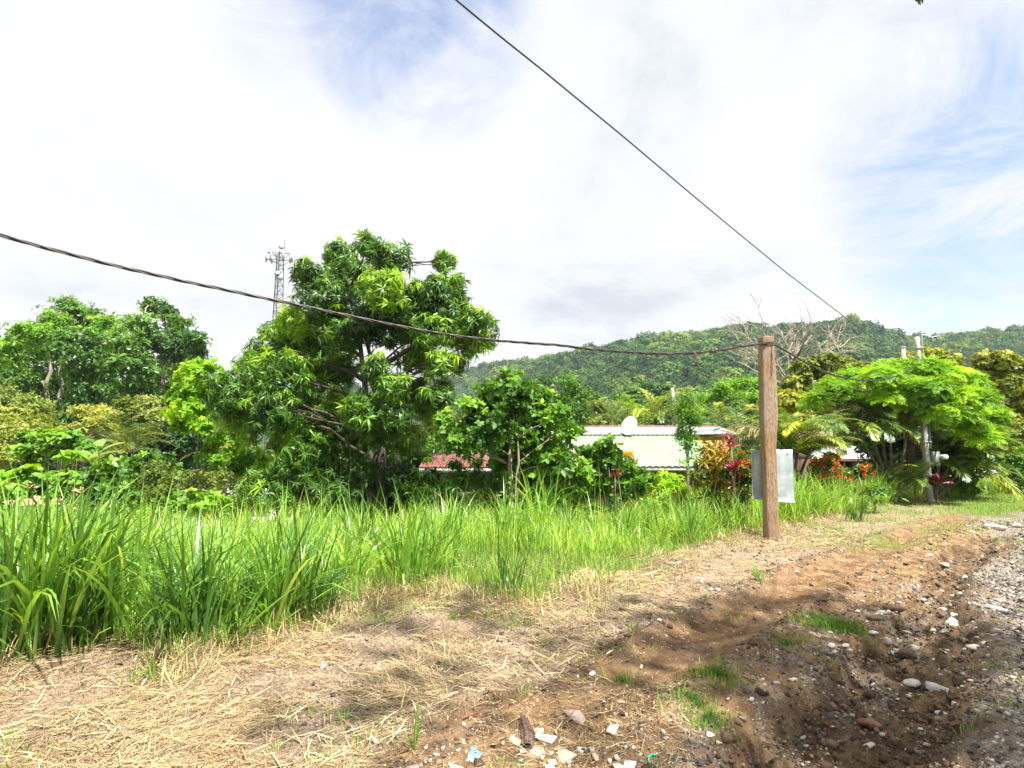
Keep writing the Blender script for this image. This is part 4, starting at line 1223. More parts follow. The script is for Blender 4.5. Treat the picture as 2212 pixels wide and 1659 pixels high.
# --- trees in the valley behind the houses
V1 = [('umbrella_tree', 'dark green umbrella-shaped tree in the valley above the white roof', [(1370, 850, 22), (1400, 842, 26), (1435, 848, 24), (1340, 862, 18), (1410, 865, 26), (1450, 868, 20), (1370, 872, 22)], 75, 'large', 'dark_leaf', 0.45, 1.5),
      ('umbrella_tree', 'wide yellow-green umbrella-shaped tree left of the wooden post', [(1560, 840, 28), (1600, 828, 30), (1635, 832, 26), (1530, 860, 26), (1580, 865, 30), (1630, 865, 30), (1500, 885, 26), (1550, 895, 28), (1610, 895, 28), (1670, 850, 24)], 48, 'medium', 'lime_leaf', 0.25, 1.6),
      ('broadleaf_tree', 'young tree with yellow-green tufts just left above the dish', [(1350, 858, 12), (1340, 875, 14), (1362, 878, 14), (1350, 895, 16), (1380, 895, 14), (1365, 912, 14)], 34, 'medium', 'lime_leaf', 0.5, 1.1),
      ('broadleaf_tree', 'olive tree in the valley, left of the young tufted tree', [(1275, 880, 22), (1300, 870, 20), (1310, 895, 24), (1260, 905, 24), (1325, 910, 20), (1285, 915, 24)], 36, 'medium', 'olive_leaf', 0.2, 1.2),
      ('broadleaf_tree', 'mid green tree behind the young tufted tree', [(1400, 885, 20), (1440, 890, 22), (1380, 900, 20), (1420, 905, 20), (1470, 890, 18), (1490, 905, 20)], 45, 'medium', 'green_leaf', 0.35, 1.5),
      ('broadleaf_tree', 'leafy yellowish tree right behind the wooden post', [(1690, 880, 22), (1660, 890, 24), (1640, 905, 20), (1620, 890, 18), (1700, 905, 22)], 33, 'almond', 'olive_leaf', 0.4, 1.3),
      ('broadleaf_tree', 'yellow-green tree glimpsed between the mango and the rounded-leaf tree', [(960, 900, 26), (1000, 905, 24), (1030, 915, 24), (930, 920, 24), (980, 935, 24)], 40, 'medium', 'yellow_leaf', 0.25, 1.3),
      ('broadleaf_tree', 'dark tree at the foot of the hill, behind the slender olive tree', [(1240, 862, 22), (1270, 850, 18), (1290, 858, 18), (1215, 880, 20)], 80, 'large', 'dark_leaf', 0.6, 1.4)]
for i, (nm, lb, bl, Y, kd, mt, t0, sc) in enumerate(V1):
    make_tree(nm, lb, 'tree', foot(bl[0][0], Y), px_blobs(bl, Y, Y * 0.04, 70 + i), kd, M[mt], M['bark_dark'], trunk_r=0.2, twigs=2, scale=sc, seed=70 + i,
              tint0=t0, up=1.0, squash=0.6, density=0.9)
def valley_trees():
    protos = []
    for k, (mt, t0) in enumerate((('green_leaf', .3), ('dark_leaf', .6), ('yellow_leaf', .2), ('olive_leaf', .3))):
        rg = np.random.default_rng(200 + k)
        bl = [(np.array([rg.uniform(-2.2, 2.2), rg.uniform(-2.2, 2.2), rg.uniform(3.5, 6.5)]), rg.uniform(1.1, 1.8)) for _ in range(13)]
        root = make_tree('valley_tree', 'rounded tree in the wooded valley between the houses and the hill', 'tree', (0, 0, 0), bl, 'large', M[mt], M['bark_dark'], trunk_r=0.22,
                         seed=200 + k, tint0=t0, group='trees in the wooded valley', twigs=2, scale=1.1, density=0.8, squash=.8)
        protos.append(root)
    rg = np.random.default_rng(5)
    spots = []
    for px in np.arange(1010, 2260, 30): spots.append((px + rg.uniform(-12, 12), rg.uniform(62, 100)))
    for px in np.arange(1200, 1700, 48): spots.append((px + rg.uniform(-12, 12), rg.uniform(40, 55)))
    for px in np.arange(-260, 1000, 75): spots.append((px + rg.uniform(-20, 20), rg.uniform(52, 75)))
    for px in np.arange(420, 1000, 90): spots.append((px + rg.uniform(-20, 20), rg.uniform(34, 44)))
    used = set()
    for px, Y in spots:
        k = rg.integers(0, 4)
        o = protos[k] if k not in used else copy_tree(protos[k])
        used.add(k)
        x = float((px - 1106) / 1229 * Y)
        s = rg.uniform(0.75, 1.1) * (1.0 if Y > 60 else 0.8)
        o.location = (x, float(Y), hz(x, Y) - 0.3)
        o.scale = (s, s, s * rg.uniform(.8, 1.0)); o.rotation_euler = (0, 0, rg.uniform(0, 6.28))
valley_trees()

# ------------------------------------------------------------------ houses
def roof_slab(acc, e0, e1, t1, t0, wave=0.076, amp=0.012, thick=0.03, rows=6):
    """corrugated sheet: eave e0-e1, top t0-t1, ribs run from top to eave"""
    e0, e1, t0, t1 = [np.array(v, float) for v in (e0, e1, t0, t1)]
    W = max(np.linalg.norm(e1 - e0), np.linalg.norm(t1 - t0))
    n = max(8, int(W / wave * 6)); n = min(n, 900)
    u = np.linspace(0, 1, n)[:, None, None]; v = np.linspace(0, 1, rows)[None, :, None]
    P = (e0 * (1 - u) + e1 * u) * (1 - v) + (t0 * (1 - u) + t1 * u) * v
    nrm = np.cross(e1 - e0, t0 - e0); nrm /= np.linalg.norm(nrm); nrm *= np.sign(nrm[2])
    wv = np.sin(np.linspace(0, 1, n) * W / wave * 2 * math.pi)[:, None, None] * amp
    P = P + nrm * wv
    lo = P - nrm * thick
    def gridF(off, flip):
        i = np.arange(n - 1)[:, None] * rows; j = np.arange(rows - 1)[None]
        q = np.stack([i + j, i + rows + j, i + rows + j + 1, i + j + 1], 2).reshape(-1, 4) + off
        if flip: q = q[:, ::-1]
        return np.vstack([q[:, [0, 1, 2]], q[:, [0, 2, 3]]])
    V = np.vstack([P.reshape(-1, 3), lo.reshape(-1, 3)])
    N = n * rows
    F = [gridF(0, False), gridF(N, True)]
    i = np.arange(n - 1) * rows
    F.append(np.stack([i, N + i, N + i + rows], 1)); F.append(np.stack([i, N + i + rows, i + rows], 1))
    acc.add(V, np.vstack(F), 0.5)

def wall_box(x0, x1, y0, y1, z0, z1, name, mat, parent):
    A = Acc(); A.box(((x0 + x1) / 2, (y0 + y1) / 2, (z0 + z1) / 2), (x1 - x0, y1 - y0, z1 - z0)); return A.build(name, mat, parent)

def window(x, y, z, w, h, parent, facing='front'):
    f = Acc()
    t = 0.06
    for dx, dz, sx, sz in ((0, h / 2, w + t, t), (0, -h / 2, w + t, t), (-w / 2, 0, t, h - t), (w / 2, 0, t, h - t), (0, 0, t * .7, h - t)):
        f.box((x + dx, y - 0.02, z + dz), (sx, 0.07, sz))
    fo = f.build('window', M['white_plastic'], parent)
    g = Acc(); g.box((x, y, z), (w - t, 0.03, h - t))
    po = g.build('pane', M['glass_dark'], parent)
    po.parent = fo
    return fo

def green_house():
    eL, eR = at(1165, 1006, 17), at(1602, 1006, 17)
    tL, tR = at(1165, 939, 21.5), at(1476, 939, 21.5)
    gx = (eL.x + eR.x) / 2
    root = empty('low_house', (gx, 20, hz(gx, 20)), 'low ochre house with a pale green corrugated roof and a white roof behind', 'house')
    eR.z = eL.z; tL.x = eL.x
    A = Acc(); roof_slab(A, eL, eR, tR, tL, wave=.19, amp=.011)
    hipR = Vector((eR.x + 0.1, 24.5, eL.z))
    A2 = Acc(); roof_slab(A, eR + Vector((0.003, 0.003, 0)), hipR, tR + Vector((0.003, 0.003, 0)), tR + Vector((0.003, 0.003, 0)))
    A.build('roof', M['green_roof'], root)
    # white roof behind
    z0 = tL.z + 0.06
    bL, bR = Vector((at(1130, 940, 21.3).x, 21.3, z0 - 0.03)), Vector((at(1600, 940, 21.3).x, 21.3, z0 - 0.03))
    rL, rR = at(1130, 922, 25.5), at(1551, 922, 25.5)
    B = Acc(); roof_slab(B, bL, bR, rR, rL)
    bkR = Vector((bR.x + .1, 29.5, z0))
    roof_slab(B, bR + Vector((0.004, 0, 0.002)), bkR, rR + Vector((0.004, 0, 0.002)), rR + Vector((0.004, 0, 0.002)))
    roof_slab(B, bkR, Vector((bL.x, 29.5, z0)), rL, rR)
    B.build('roof', M['white_roof'], root)
    C = Acc(); C.tube([rL + Vector((0, 0, .02)), rR + Vector((0, 0, .02))], 0.05, 8); C.tube([tL + Vector((0, -.05, .03)), tR + Vector((0, -.05, .03))], 0.045, 8)
    C.build('ridge_cap', M['red_roof'], root, True)
    gz = hz(gx, 19) - 0.3
    wall_box(eL.x + .5, eR.x - .5, 17.6, 21.2, gz, eL.z - 0.0, 'wall', M['yellow_wall'], root)
    wall_box(eL.x + .5, bR.x - .3, 21.4, 29.2, gz, z0 - 0.12, 'wall', M['yellow_wall'], root)
    window(at(1420, 1000, 17.6).x, 17.6, gz + 1.7, 1.1, 1.0, root)
    window(at(1250, 1000, 17.6).x, 17.6, gz + 1.7, 1.1, 1.0, root)
    D = Acc(); D.box((at(1340, 1000, 17.6).x, 17.58, gz + 1.3), (0.9, 0.06, 2.0)); D.build('door', M['brown_wall'], root)
    G = Acc(); G.box(((eL.x + eR.x) / 2, 17.05, eL.z - 0.10), (eR.x - eL.x - 0.1, 0.03, 0.12)); G.build('fascia', M['white_wall'], root)
    return root
green_house()

def shed(name, label, eL, eR, tR, tL, roofm, wallm, inset=0.3, back=2.5, win=()):
    gx = (eL[0] + eR[0]) / 2; gy = (eL[1] + tL[1]) / 2
    eL, eR, tR, tL = [Vector(v) for v in (eL, eR, tR, tL)]
    root = empty(name, (gx, gy, hz(gx, gy)), label, 'house')
    A = Acc(); roof_slab(A, eL, eR, tR, tL)
    off = Vector((0, 2 * (tL.y - eL.y), 0))
    roof_slab(A, eR + off, eL + off, tL + Vector((0, .003, 0.002)), tR + Vector((0, .003, 0.002)))
    A.build('roof', roofm, root)
    z = min(eL.z, eR.z) - 0.05
    wall_box(eL.x + inset, eR.x - inset, eL.y + inset, eL.y + off.y - inset, hz(gx, gy) - 0.4, z, 'wall', wallm, root)
    # gable infill
    for x in (eL.x + inset + .01, eR.x - inset - .06):
        G = Acc(); zt = min(tL.z, tR.z) - 0.06
        V = [(x + o, yy, zz) for o in (0, .05) for (yy, zz) in ((eL.y + inset, z), (eL.y + off.y - inset, z), (tL.y, zt))]
        G.add(V, [[0, 2, 1], [3, 4, 5], [0, 1, 4], [0, 4, 3], [1, 2, 5], [1, 5, 4], [2, 0, 3], [2, 3, 5]])
        G.build('gable', wallm, root)
    F = Acc(); F.box(((eL.x + eR.x) / 2, eL.y + 0.03, eL.z - 0.09), (eR.x - eL.x, 0.03, 0.13)); F.build('fascia', M['red_roof'] if roofm is M['white_roof'] else M['white_wall'], root)
    for x in win:
        window(x, eL.y + inset, z - 0.9, 0.9, 0.8, root)
    return root
def flat(p, z): return Vector((p.x, p.y, z))
e = at(905, 1008, 14.8); e2 = at(1085, 1008, 14.8); t = at(925, 978, 16.8); t2 = at(1085, 978, 16.8)
shed('low_house', 'low shed with a rusty red roof, under the trees right of the mango trunk', e, e2, t2, t, M['red_roof'], M['brown_wall'], .25)
e = at(-120, 1092, 19); e2 = at(312, 1092, 19); t = at(-120, 1046, 22.5); t2 = at(262, 1046, 22.5)
shed('low_house', 'house with a faded terracotta roof in the hollow at the far left', e, e2, t2, t, M['terra_roof'], M['white_wall'], .4, win=(at(60, 1100, 19).x, at(200, 1100, 19).x))
e = at(490, 1078, 24); e2 = at(585, 1078, 24); t = at(490, 1045, 26); t2 = at(585, 1045, 26)
shed('low_house', 'small white-roofed shed hidden behind the bushes left of the mango', e, e2, t2, t, M['white_roof'], M['white_wall'], .3)
e = at(1752, 990, 21.5); e2 = at(1900, 990, 21.5); t = at(1752, 965, 24); t2 = at(1900, 965, 24)
shed('low_house', 'dark house with a grey-white metal roof under the palms', e, e2, t2, t, M['white_roof'], M['brown_wall'], .3, win=(at(1830, 990, 21.5).x,))
e = at(2105, 1036, 36); e2 = at(2330, 1036, 36); t = at(2105, 1012, 39); t2 = at(2330, 1012, 39)
shed('low_house', 'far low white house behind the lawn at the right edge', e, e2, t2, t, M['white_roof'], M['white_wall'], .5, win=(at(2160, 1050, 36).x, at(2200, 1050, 36).x))

def dish():
    c = np.array(at(1361, 920, 21.2)); b = Vector((c[0], 21.3, at(1361, 941, 21.3).z))
    root = empty('satellite_dish', b, 'white oval satellite dish standing on the roof, facing left', 'satellite dish')
    A = Acc()
    nrm = Vector((-0.66, -0.66, 0.34)).normalized()
    Rm = nrm.to_track_quat('Z', 'Y').to_matrix()
    n, rings = 28, 6
    V = [[0, 0, 0]]
    for k in range(1, rings + 1):
        r = 0.34 * k / rings
        for i in range(n):
            a = 2 * math.pi * i / n
            V.append([r * math.cos(a), r * 1.12 * math.sin(a), 0.5 * r * r])
    F = [[0, 1 + i, 1 + (i + 1) % n] for i in range(n)]
    for k in range(rings - 1):
        for i in range(n):
            a = 1 + k * n + i; a2 = 1 + k * n + (i + 1) % n
            F += [[a, a + n, a2 + n], [a, a2 + n, a2]]
    V = np.array(V); V2 = V - [0, 0, 0.012]
    W = np.vstack([V, V2]) @ np.array(Rm).T + c
    N = len(V)
    A.add(W, F + [[N + f[0], N + f[2], N + f[1]] for f in F])
    A.build('reflector', M['white_plastic'], root, True)
    S = Acc(); cv = Vector(c)
    S.tube([b, cv - nrm * 0.05], 0.022, 6); S.tube([b + Vector((.25, .2, 0)), cv - nrm * .06], 0.012, 5); S.tube([b + Vector((-.22, .2, 0)), cv - nrm * .06], 0.012, 5)
    S.build('mount', M['galv'], root, True)
    L = Acc(); low = cv + Rm @ Vector((0, -0.36, 0.06)); tip = cv + nrm * 0.42 + Rm @ Vector((0, -0.2, 0))
    L.tube([low, tip], 0.012, 5); L.box(tip, (0.07, 0.09, 0.06)); L.build('feed_arm', M['galv'], root, True)
dish()

# ------------------------------------------------------------------ poles, sheet and cables
PB = gnd(1668, 1166); PY = PB.y
def post():
    root = empty('wooden_post', (PB.x, PY, hz(PB.x, PY)), 'rough brown wooden post standing at the verge, carrying the cables', 'post')
    prof = [(728, 1641, 1668), (738, 1641, 1669), (770, 1641, 1670), (815, 1641.5, 1674), (865, 1643, 1676), (910, 1643, 1677), (927, 1645, 1675.5), (970, 1646, 1672.5),
            (1018, 1649, 1675), (1080, 1650, 1677.5), (1120, 1651, 1679), (1150, 1652, 1682), (1172, 1653, 1683), (1200, 1654, 1684)]
    A = Acc(); V = []
    rg = np.random.default_rng(3)
    lv = []
    for i in range(len(prof) - 1):
        for k in range(4):
            f = k / 4
            lv.append(tuple(np.array(prof[i]) * (1 - f) + np.array(prof[i + 1]) * f))
    lv.append(prof[-1])
    m = 20
    for (y, a, b_) in lv:
        pa, pb = at(a, y, PY), at(b_, y, PY)
        w = (pb.x - pa.x) / 2; cx = (pa.x + pb.x) / 2; z = pa.z
        for j in range(m):
            th = 2 * math.pi * j / m
            cx_, sy = math.cos(th), math.sin(th)
            ex = math.copysign(abs(cx_) ** 0.45, cx_); ey = math.copysign(abs(sy) ** 0.45, sy)
            jt = 1 + 0.018 * math.sin(j * 5.1 + z * 2.0) + 0.01 * rg.normal()
            V.append((cx + w * ex * jt * 0.985 + 0.03 * ey * -0.3, PY + 0.10 * ey * jt, z + (0.012 * math.sin(j * 2.3) if y == 728 else 0)))
    F = []
    for i in range(len(lv) - 1):
        for j in range(m):
            a0 = i * m + j; a1 = i * m + (j + 1) % m
            F += [[a0, a0 + m, a1 + m], [a0, a1 + m, a1]]
    c = len(V); V.append(tuple(np.mean(V[:m], axis=0)))
    for j in range(m): F.append([c, j, (j + 1) % m])
    A.add(V, F); A.build('shaft', M['post'], root)
    B = Acc()
    tp = at(1660, 742, PY)
    for dz in (0.0, 0.028, -0.03):
        pts = []
        for j in range(25):
            th = 2 * math.pi * j / 24
            ex = math.copysign(abs(math.cos(th)) ** 0.5, math.cos(th)); ey = math.copysign(abs(math.sin(th)) ** 0.5, math.sin(th))
            pts.append((at(1655, 742, PY).x + 0.118 * ex, PY + 0.112 * ey, tp.z + dz + 0.02 * math.sin(th)))
        B.tube(pts, 0.006, 5)
    B.build('wire_binding', M['cable'], root, True)
    # loose end hanging down the side of the shaft
    L = Acc(); L.tube([at(1668, 744, PY - 0.10), at(1667.5, 770, PY - 0.115), at(1668, 800, PY - .12), at(1667, 812, PY - .118)], 0.006, 5); L.build('loose_wire', M['cable'], root, True)
post()

def sheet():
    Y = PY + 0.135
    c = [at(1623, 972, Y), at(1712, 971, Y), at(1717, 1086, Y + .02), at(1626, 1078, Y)]
    root = empty('metal_sheet', at(1670, 1082, Y), 'blank grey zinc sheet nailed to the back of the wooden post', 'sign')
    A = Acc(); n = 12
    V = []
    for off in (0, 0.004):
        for i in range(n + 1):
            for j in range(n + 1):
                u, v = i / n, j / n
                p = (c[0] * (1 - u) + c[1] * u) * (1 - v) + (c[3] * (1 - u) + c[2] * u) * v
                bend = 0.012 * math.sin(u * 6) * v + 0.03 * max(0, u - 0.6) * v
                V.append((p.x, p.y + off + bend, p.z))
    N = (n + 1) ** 2; F = []
    for i in range(n):
        for j in range(n):
            a = i * (n + 1) + j; b_ = a + n + 1
            F += [[a, a + 1, b_ + 1], [a, b_ + 1, b_], [N + a, N + b_ + 1, N + a + 1], [N + a, N + b_, N + b_ + 1]]
    for i in range(n):
        for (p, q) in ((i, i + 1), (n * (n + 1) + i, n * (n + 1) + i + 1)): F += [[p, q, N + q], [p, N + q, N + p]]
        p, q = i * (n + 1), (i + 1) * (n + 1); F += [[p, q, N + q], [p, N + q, N + p]]
        p, q = p + n, q + n; F += [[p, q, N + q], [p, N + q, N + p]]
    A.add(V, F); A.build('panel', M['sign'], root)
    for (x, y) in ((1631.5, 978), (1701.5, 979.5)):
        B = Acc(); p = at(x, y, Y - 0.01); B.tube([p, p + Vector((0, .03, 0))], [0.011, 0.011], 8); B.build('bolt', M['copper'], root)
    W = Acc(); W.tube([at(1634, 972, Y), at(1642, 965, Y - .02), at(1650, 962, Y - .03)], 0.004, 5); W.tube([at(1674, 968, Y), at(1690, 972, Y)], 0.004, 5); W.build('wire_tie', M['bare_wire'], root, True)
sheet()

def on_plan(px, py, A, B):
    d = ray(px, py); az = d.x / d.y
    dx, dy = B[0] - A[0], B[1] - A[1]
    t_ = (az * A[1] - A[0]) / (dx - az * dy)
    return at(px, py, A[1] + t_ * dy)
def smooth_path(P, n):
    P = np.array([list(p) for p in P]); d = np.r_[0, np.cumsum(np.linalg.norm(np.diff(P, axis=0), axis=1))]
    q = np.linspace(0, d[-1], n)
    out = np.stack([np.interp(q, d, P[:, i]) for i in range(3)], 1)
    for _ in range(max(2, n // 60)):
        out[1:-1] = (out[:-2] + out[1:-1] * 2 + out[2:]) / 4
    return out, d[-1]
def strands(P, length, r_off, r, pitch, name, parent, mats):
    n = len(P); s = np.linspace(0, length, n)
    T = np.gradient(P, axis=0); T /= np.linalg.norm(T, axis=1)[:, None]
    u = np.cross(T, [0, 0, 1.0]); u /= np.linalg.norm(u, axis=1)[:, None]; v = np.cross(T, u)
    for k, mt in enumerate(mats):
        a = 2 * math.pi * (s / pitch + k / len(mats))
        Q = P + r_off * (np.cos(a)[:, None] * u + np.sin(a)[:, None] * v)
        A = Acc(); A.tube(Q, r[k] if isinstance(r, (list, tuple)) else r, 6); A.build(name, mt, parent, True)
CB = gnd(2009, 1084)
PA = (PB.x + 0.02, PY - 0.12)
def cables():
    A0, A1 = (-6.2, 5.2), PA
    pts = [(-900, 250), (-500, 375), (-200, 455), (0, 508), (100, 536), (200, 562), (300, 586), (400, 608), (500, 629), (600, 650), (700, 671), (800, 692), (900, 712), (1000, 728), (1100, 738), (1200, 745),
           (1300, 757), (1400, 763.5), (1450, 764), (1500, 762.5), (1540, 759), (1600, 749), (1640, 743), (1664, 741)]
    P3 = [on_plan(x, y, A0, A1) for x, y in pts]
    root = empty('power_cable', P3[-1], 'thick twisted black cable crossing the photo from the left edge to the post', 'cable')
    P, L = smooth_path(P3, 420)
    strands(P, L, 0.0112, [0.0110, 0.0110, 0.0088], 0.75, 'strand', root, [M['cable'], M['cable'], M['bare_wire']])
    A = Acc(); q = on_plan(1497, 763, A0, A1); y = q.y
    A.tube([at(1492, 762, y - .02), at(1498, 759, y - .03), at(1502, 765, y - .03), at(1505, 776, y - .03), at(1508, 790, y - .02), at(1508, 797, y - .02)], [0.008, 0.011, 0.011, 0.010, 0.008, 0.006], 6)
    A.tube([at(1534, 757, y - .02), at(1540, 758, y - .03), at(1541, 763, y)], 0.010, 6)
    A.build('hanging_clip', M['copper'], root, True)
    B1 = (CB.x - 0.05, CB.y - 0.1)
    pts = [(1666, 741), (1673, 744), (1702, 761), (1727, 776), (1764, 796), (1798, 810), (1832, 818), (1860, 822), (1891, 822), (1922, 817), (1946, 809), (1974, 793), (1984, 786)]
    P3 = [on_plan(x, y, PA, B1) for x, y in pts]
    root = empty('power_cable', P3[0], 'thinner twisted cable sagging from the wooden post to the concrete pole', 'cable')
    P, L = smooth_path(P3, 240)
    strands(P, L, 0.0100, [0.0105, 0.0105, 0.009], 0.40, 'strand', root, [M['cable'], M['cable'], M['bare_wire']])
    C1 = (CB.x - 0.05, CB.y - 0.12)
    n0 = at(985, 0, 4.4)
    N0 = (n0.x, n0.y)
    pts = [(900, -75), (985, 0), (1082, 80), (1170, 150), (1350, 298), (1500, 425), (1600, 508), (1700, 590), (1779, 650), (1829, 688), (1860, 711), (1903, 744), (1937, 768), (1959, 782), (1984, 796)]
    P3 = [on_plan(x, y, N0, C1) for x, y in pts]
    A = Acc(); P, L = smooth_path(P3, 260)
    A.tube(P, 0.0085, 6)
    o = A.build('overhead_wire', M['cable'], None, True)
    tag(o, 'long thin black wire running diagonally across the sky to the concrete pole', 'cable')
cables()

def concrete_pole():
    b = (CB.x, CB.y, hz(CB.x, CB.y)); Y = CB.y
    root = empty('utility_pole', b, 'square grey concrete pole with an electricity meter, among the feathery leaves', 'pole')
    topz = at(1984, 728, Y).z
    A = Acc(); w0, w1 = 0.078, 0.058
    V = []; F = []
    zs = np.linspace(b[2] - .2, topz, 14)
    for i, z in enumerate(zs):
        w = w0 + (w1 - w0) * i / 13
        for (sx, sy) in ((-1, -.8), (-.8, -1), (.8, -1), (1, -.8), (1, .8), (.8, 1), (-.8, 1), (-1, .8)): V.append((b[0] + sx * w, b[1] + sy * w, z))
    for i in range(13):
        for j in range(8):
            a0 = i * 8 + j; a1 = i * 8 + (j + 1) % 8; F += [[a0, a1, a1 + 8], [a0, a1 + 8, a0 + 8]]
    for j in range(1, 7): F.append([13 * 8, 13 * 8 + j, 13 * 8 + j + 1])
    A.add(V, F); A.build('shaft', M['concrete'], root)
    x = b[0] + w0 + 0.045
    P = Acc(); P.tube([(x, b[1] - .05, b[2] + 1.6), (x, b[1] - .05, topz - 0.02), (x + .03, b[1] - .07, topz + .05), (x + .12, b[1] - .1, topz + .04), (x + .16, b[1] - .1, topz - .02)], 0.028, 8)
    P.build('conduit', M['galv'], root, True)
    m = at(2016, 990, Y); B = Acc(); B.box((b[0] + .24, b[1] - .05, m.z), (0.17, 0.14, 0.42)); B.build('meter_box', M['galv'], root)
    D = Acc(); D.tube([(b[0] + .34, b[1] - .14, m.z + .04), (b[0] + .50, b[1] - .20, m.z + .04)], [0.075, 0.07], 12); D.build('meter', M['white_plastic'], root, True)
    for k, (dx, dz) in enumerate(((.25, .07), (.38, .03), (.50, .08))):
        W = Acc(); W.tube([(x + .1, b[1] - .1, topz - .02), (x + .05 + dx * .5, b[1] - .1, topz - .10 + dz), (x + dx, b[1] - .12, topz + dz - .06), (x + dx + .07, b[1] - .12, topz - .13)], 0.010, 5)
        W.build('service_wire', M['white_plastic'] if k != 1 else M['cable'], root, True)
    W = Acc(); W.tube([(b[0] - .05, b[1] - .14, at(1984, 790, Y).z), (b[0] + .16, b[1] - .17, m.z + 1.8), (b[0] + .30, b[1] - .2, m.z + 1.2), (b[0] + .26, b[1] - .18, m.z + .55), (b[0] + .2, b[1] - .14, m.z + .2)], 0.010, 5)
    W.tube([(b[0] + .2, b[1] - .12, m.z - .2), (b[0] + .24, b[1] - .18, m.z - .7), (b[0] + .18, b[1] - .16, m.z - 1.1), (b[0] + .17, b[1] - .14, b[2] + .3)], 0.010, 5)
    W.build('drop_cable', M['cable'], root, True)
    S = Acc()
    for z in (topz - .35, topz - .9, topz - 1.5, m.z + .5, m.z - .5): S.box((b[0] + .04, b[1], z), (w0 * 2 + .12, w0 * 2 + .02, 0.025))
    S.build('strap', M['galv'], root)
concrete_pole()
def stub_pole():
    Y = 24.0; p = at(1951, 752, Y); x = p.x; g = hz(x, Y)
    root = empty('utility_pole', (x, Y, g), 'short pale pole top poking out of the trees left of the concrete pole', 'pole')
    A = Acc(); A.tube([(x, Y, g), (x, Y, p.z)], [0.12, 0.09], 10); A.build('shaft', M['dead_wood'], root, True)
    B = Acc(); B.tube([(x, Y, p.z), (x, Y, p.z + 0.06)], [0.105, 0.10], 10); B.build('cap', M['concrete'], root, True)
stub_pole()
def leaning_pole():
    Y = 30.0; t_ = at(1452, 838, Y); b = at(1466, 945, Y); g = hz(b.x, Y)
    root = empty('utility_pole', (b.x, Y, g), 'thin grey pole leaning left behind the white roof', 'pole')
    d = (t_ - b).normalized(); q = b + d * ((g - b.z) / d.z)
    A = Acc(); A.tube([q, t_], [0.12, 0.08], 8); A.build('shaft', M['concrete'], root, True)
    B = Acc()
    for (x, y, x2, y2) in ((1459, 890, 1250, 905), (1459, 893, 1560, 906)):
        a = at(x, y, Y); c = at(x2, y2, Y + 4); mid = (a + c) / 2 - Vector((0, 0, .25)); B.tube([a, (a + mid) / 2 - Vector((0, 0, .04)), mid, (c + mid) / 2 - Vector((0, 0, .04)), c], 0.012, 4)
    B.build('wires', M['cable'], root, True)
leaning_pole()

def tower():
    Y = 125.0; c = at(598, 700, Y); g = hz(c.x, Y); top = at(598, 545, Y).z
    root = empty('cell_tower', (c.x, Y, g), 'grey steel lattice telephone mast with antennas rising behind the mango', 'mast')
    A = Acc(); H_ = top - g
    def corner(k, z):
        f = (z - g) / H_; w = 1.9 - 1.05 * f
        a = math.radians(30 + 120 * k + 12); return (c.x + w * math.cos(a), Y + w * math.sin(a), z)
    nz = 26; zs = np.linspace(g, top, nz)
    for k in range(3):
        A.tube([corner(k, z) for z in zs], 0.10, 4)
        for i in range(nz - 1):
            A.tube([corner(k, zs[i]), corner((k + 1) % 3, zs[i + 1])], 0.045, 3); A.tube([corner((k + 1) % 3, zs[i]), corner(k, zs[i + 1])], 0.045, 3)
            A.tube([corner(k, zs[i]), corner((k + 1) % 3, zs[i])], 0.05, 3)
    A.build('lattice', M['grey_metal'], root)
    B = Acc()
    for z in (top - 0.6, top - 2.2):
        for k in range(3):
            a = math.radians(90 + 120 * k + 10); a2 = a + math.radians(120)
            r = 3.0
            B.tube([(c.x + r * math.cos(a), Y + r * math.sin(a), z), (c.x + r * math.cos(a2), Y + r * math.sin(a2), z)], 0.06, 4)
            B.tube([corner(k, z), (c.x + r * math.cos(a), Y + r * math.sin(a), z)], 0.06, 4)
    B.build('platform', M['grey_metal'], root)
    for k, (dx, dy, h) in enumerate(((-2.9, -.5, 2.4), (-2.2, .8, 2.2), (-1.5, -1.4, 2.2), (0.3, -2.7, 2.4), (1.4, -1.6, 2.2), (2.2, .4, 2.4), (2.9, -.4, 2.6))):
        P = Acc(); P.box((c.x + dx, Y + dy, top - 1.2), (0.34, 0.2, h)); P.build('antenna', M['galv'], root)
    for (dx, z, r) in ((0.3, -5.6, .65), (0.9, -6.4, .8), (0.9, 0.6, .55)):
        P = Acc(); P.tube([(c.x + dx, Y - 1.4, top + z), (c.x + dx, Y - 1.9, top + z)], [r * .8, r], 14); P.build('drum_antenna', M['galv'], root, True)
    P = Acc(); P.tube([(c.x + .9, Y, top - 1), (c.x + .9, Y, at(602, 518, Y).z)], 0.07, 5); P.build('lightning_rod', M['grey_metal'], root)
tower()
def low_wall():
    Y = 33.0; a = at(2100, 1058, Y); b = at(2400, 1058, Y)
    root = empty('low_fence', ((a.x + b.x) / 2, Y, hz((a.x + b.x) / 2, Y)), 'low grey kerb wall with a rail before the far white house', 'fence')
    g = root.location.z
    A = Acc(); A.box(((a.x + b.x) / 2, Y, g + .12), (b.x - a.x, .2, .34)); A.build('kerb_wall', M['concrete'], root)
    B = Acc(); B.tube([(a.x, Y, g + .95), (b.x, Y, g + .95)], .03, 5); B.build('rail', M['galv'], root)
    n = 9
    for i in range(n):
        x = a.x + (b.x - a.x) * i / (n - 1); B = Acc(); B.tube([(x, Y, g + .29), (x, Y, g + .95)], .03, 5); B.build('post', M['galv'], root)
low_wall()

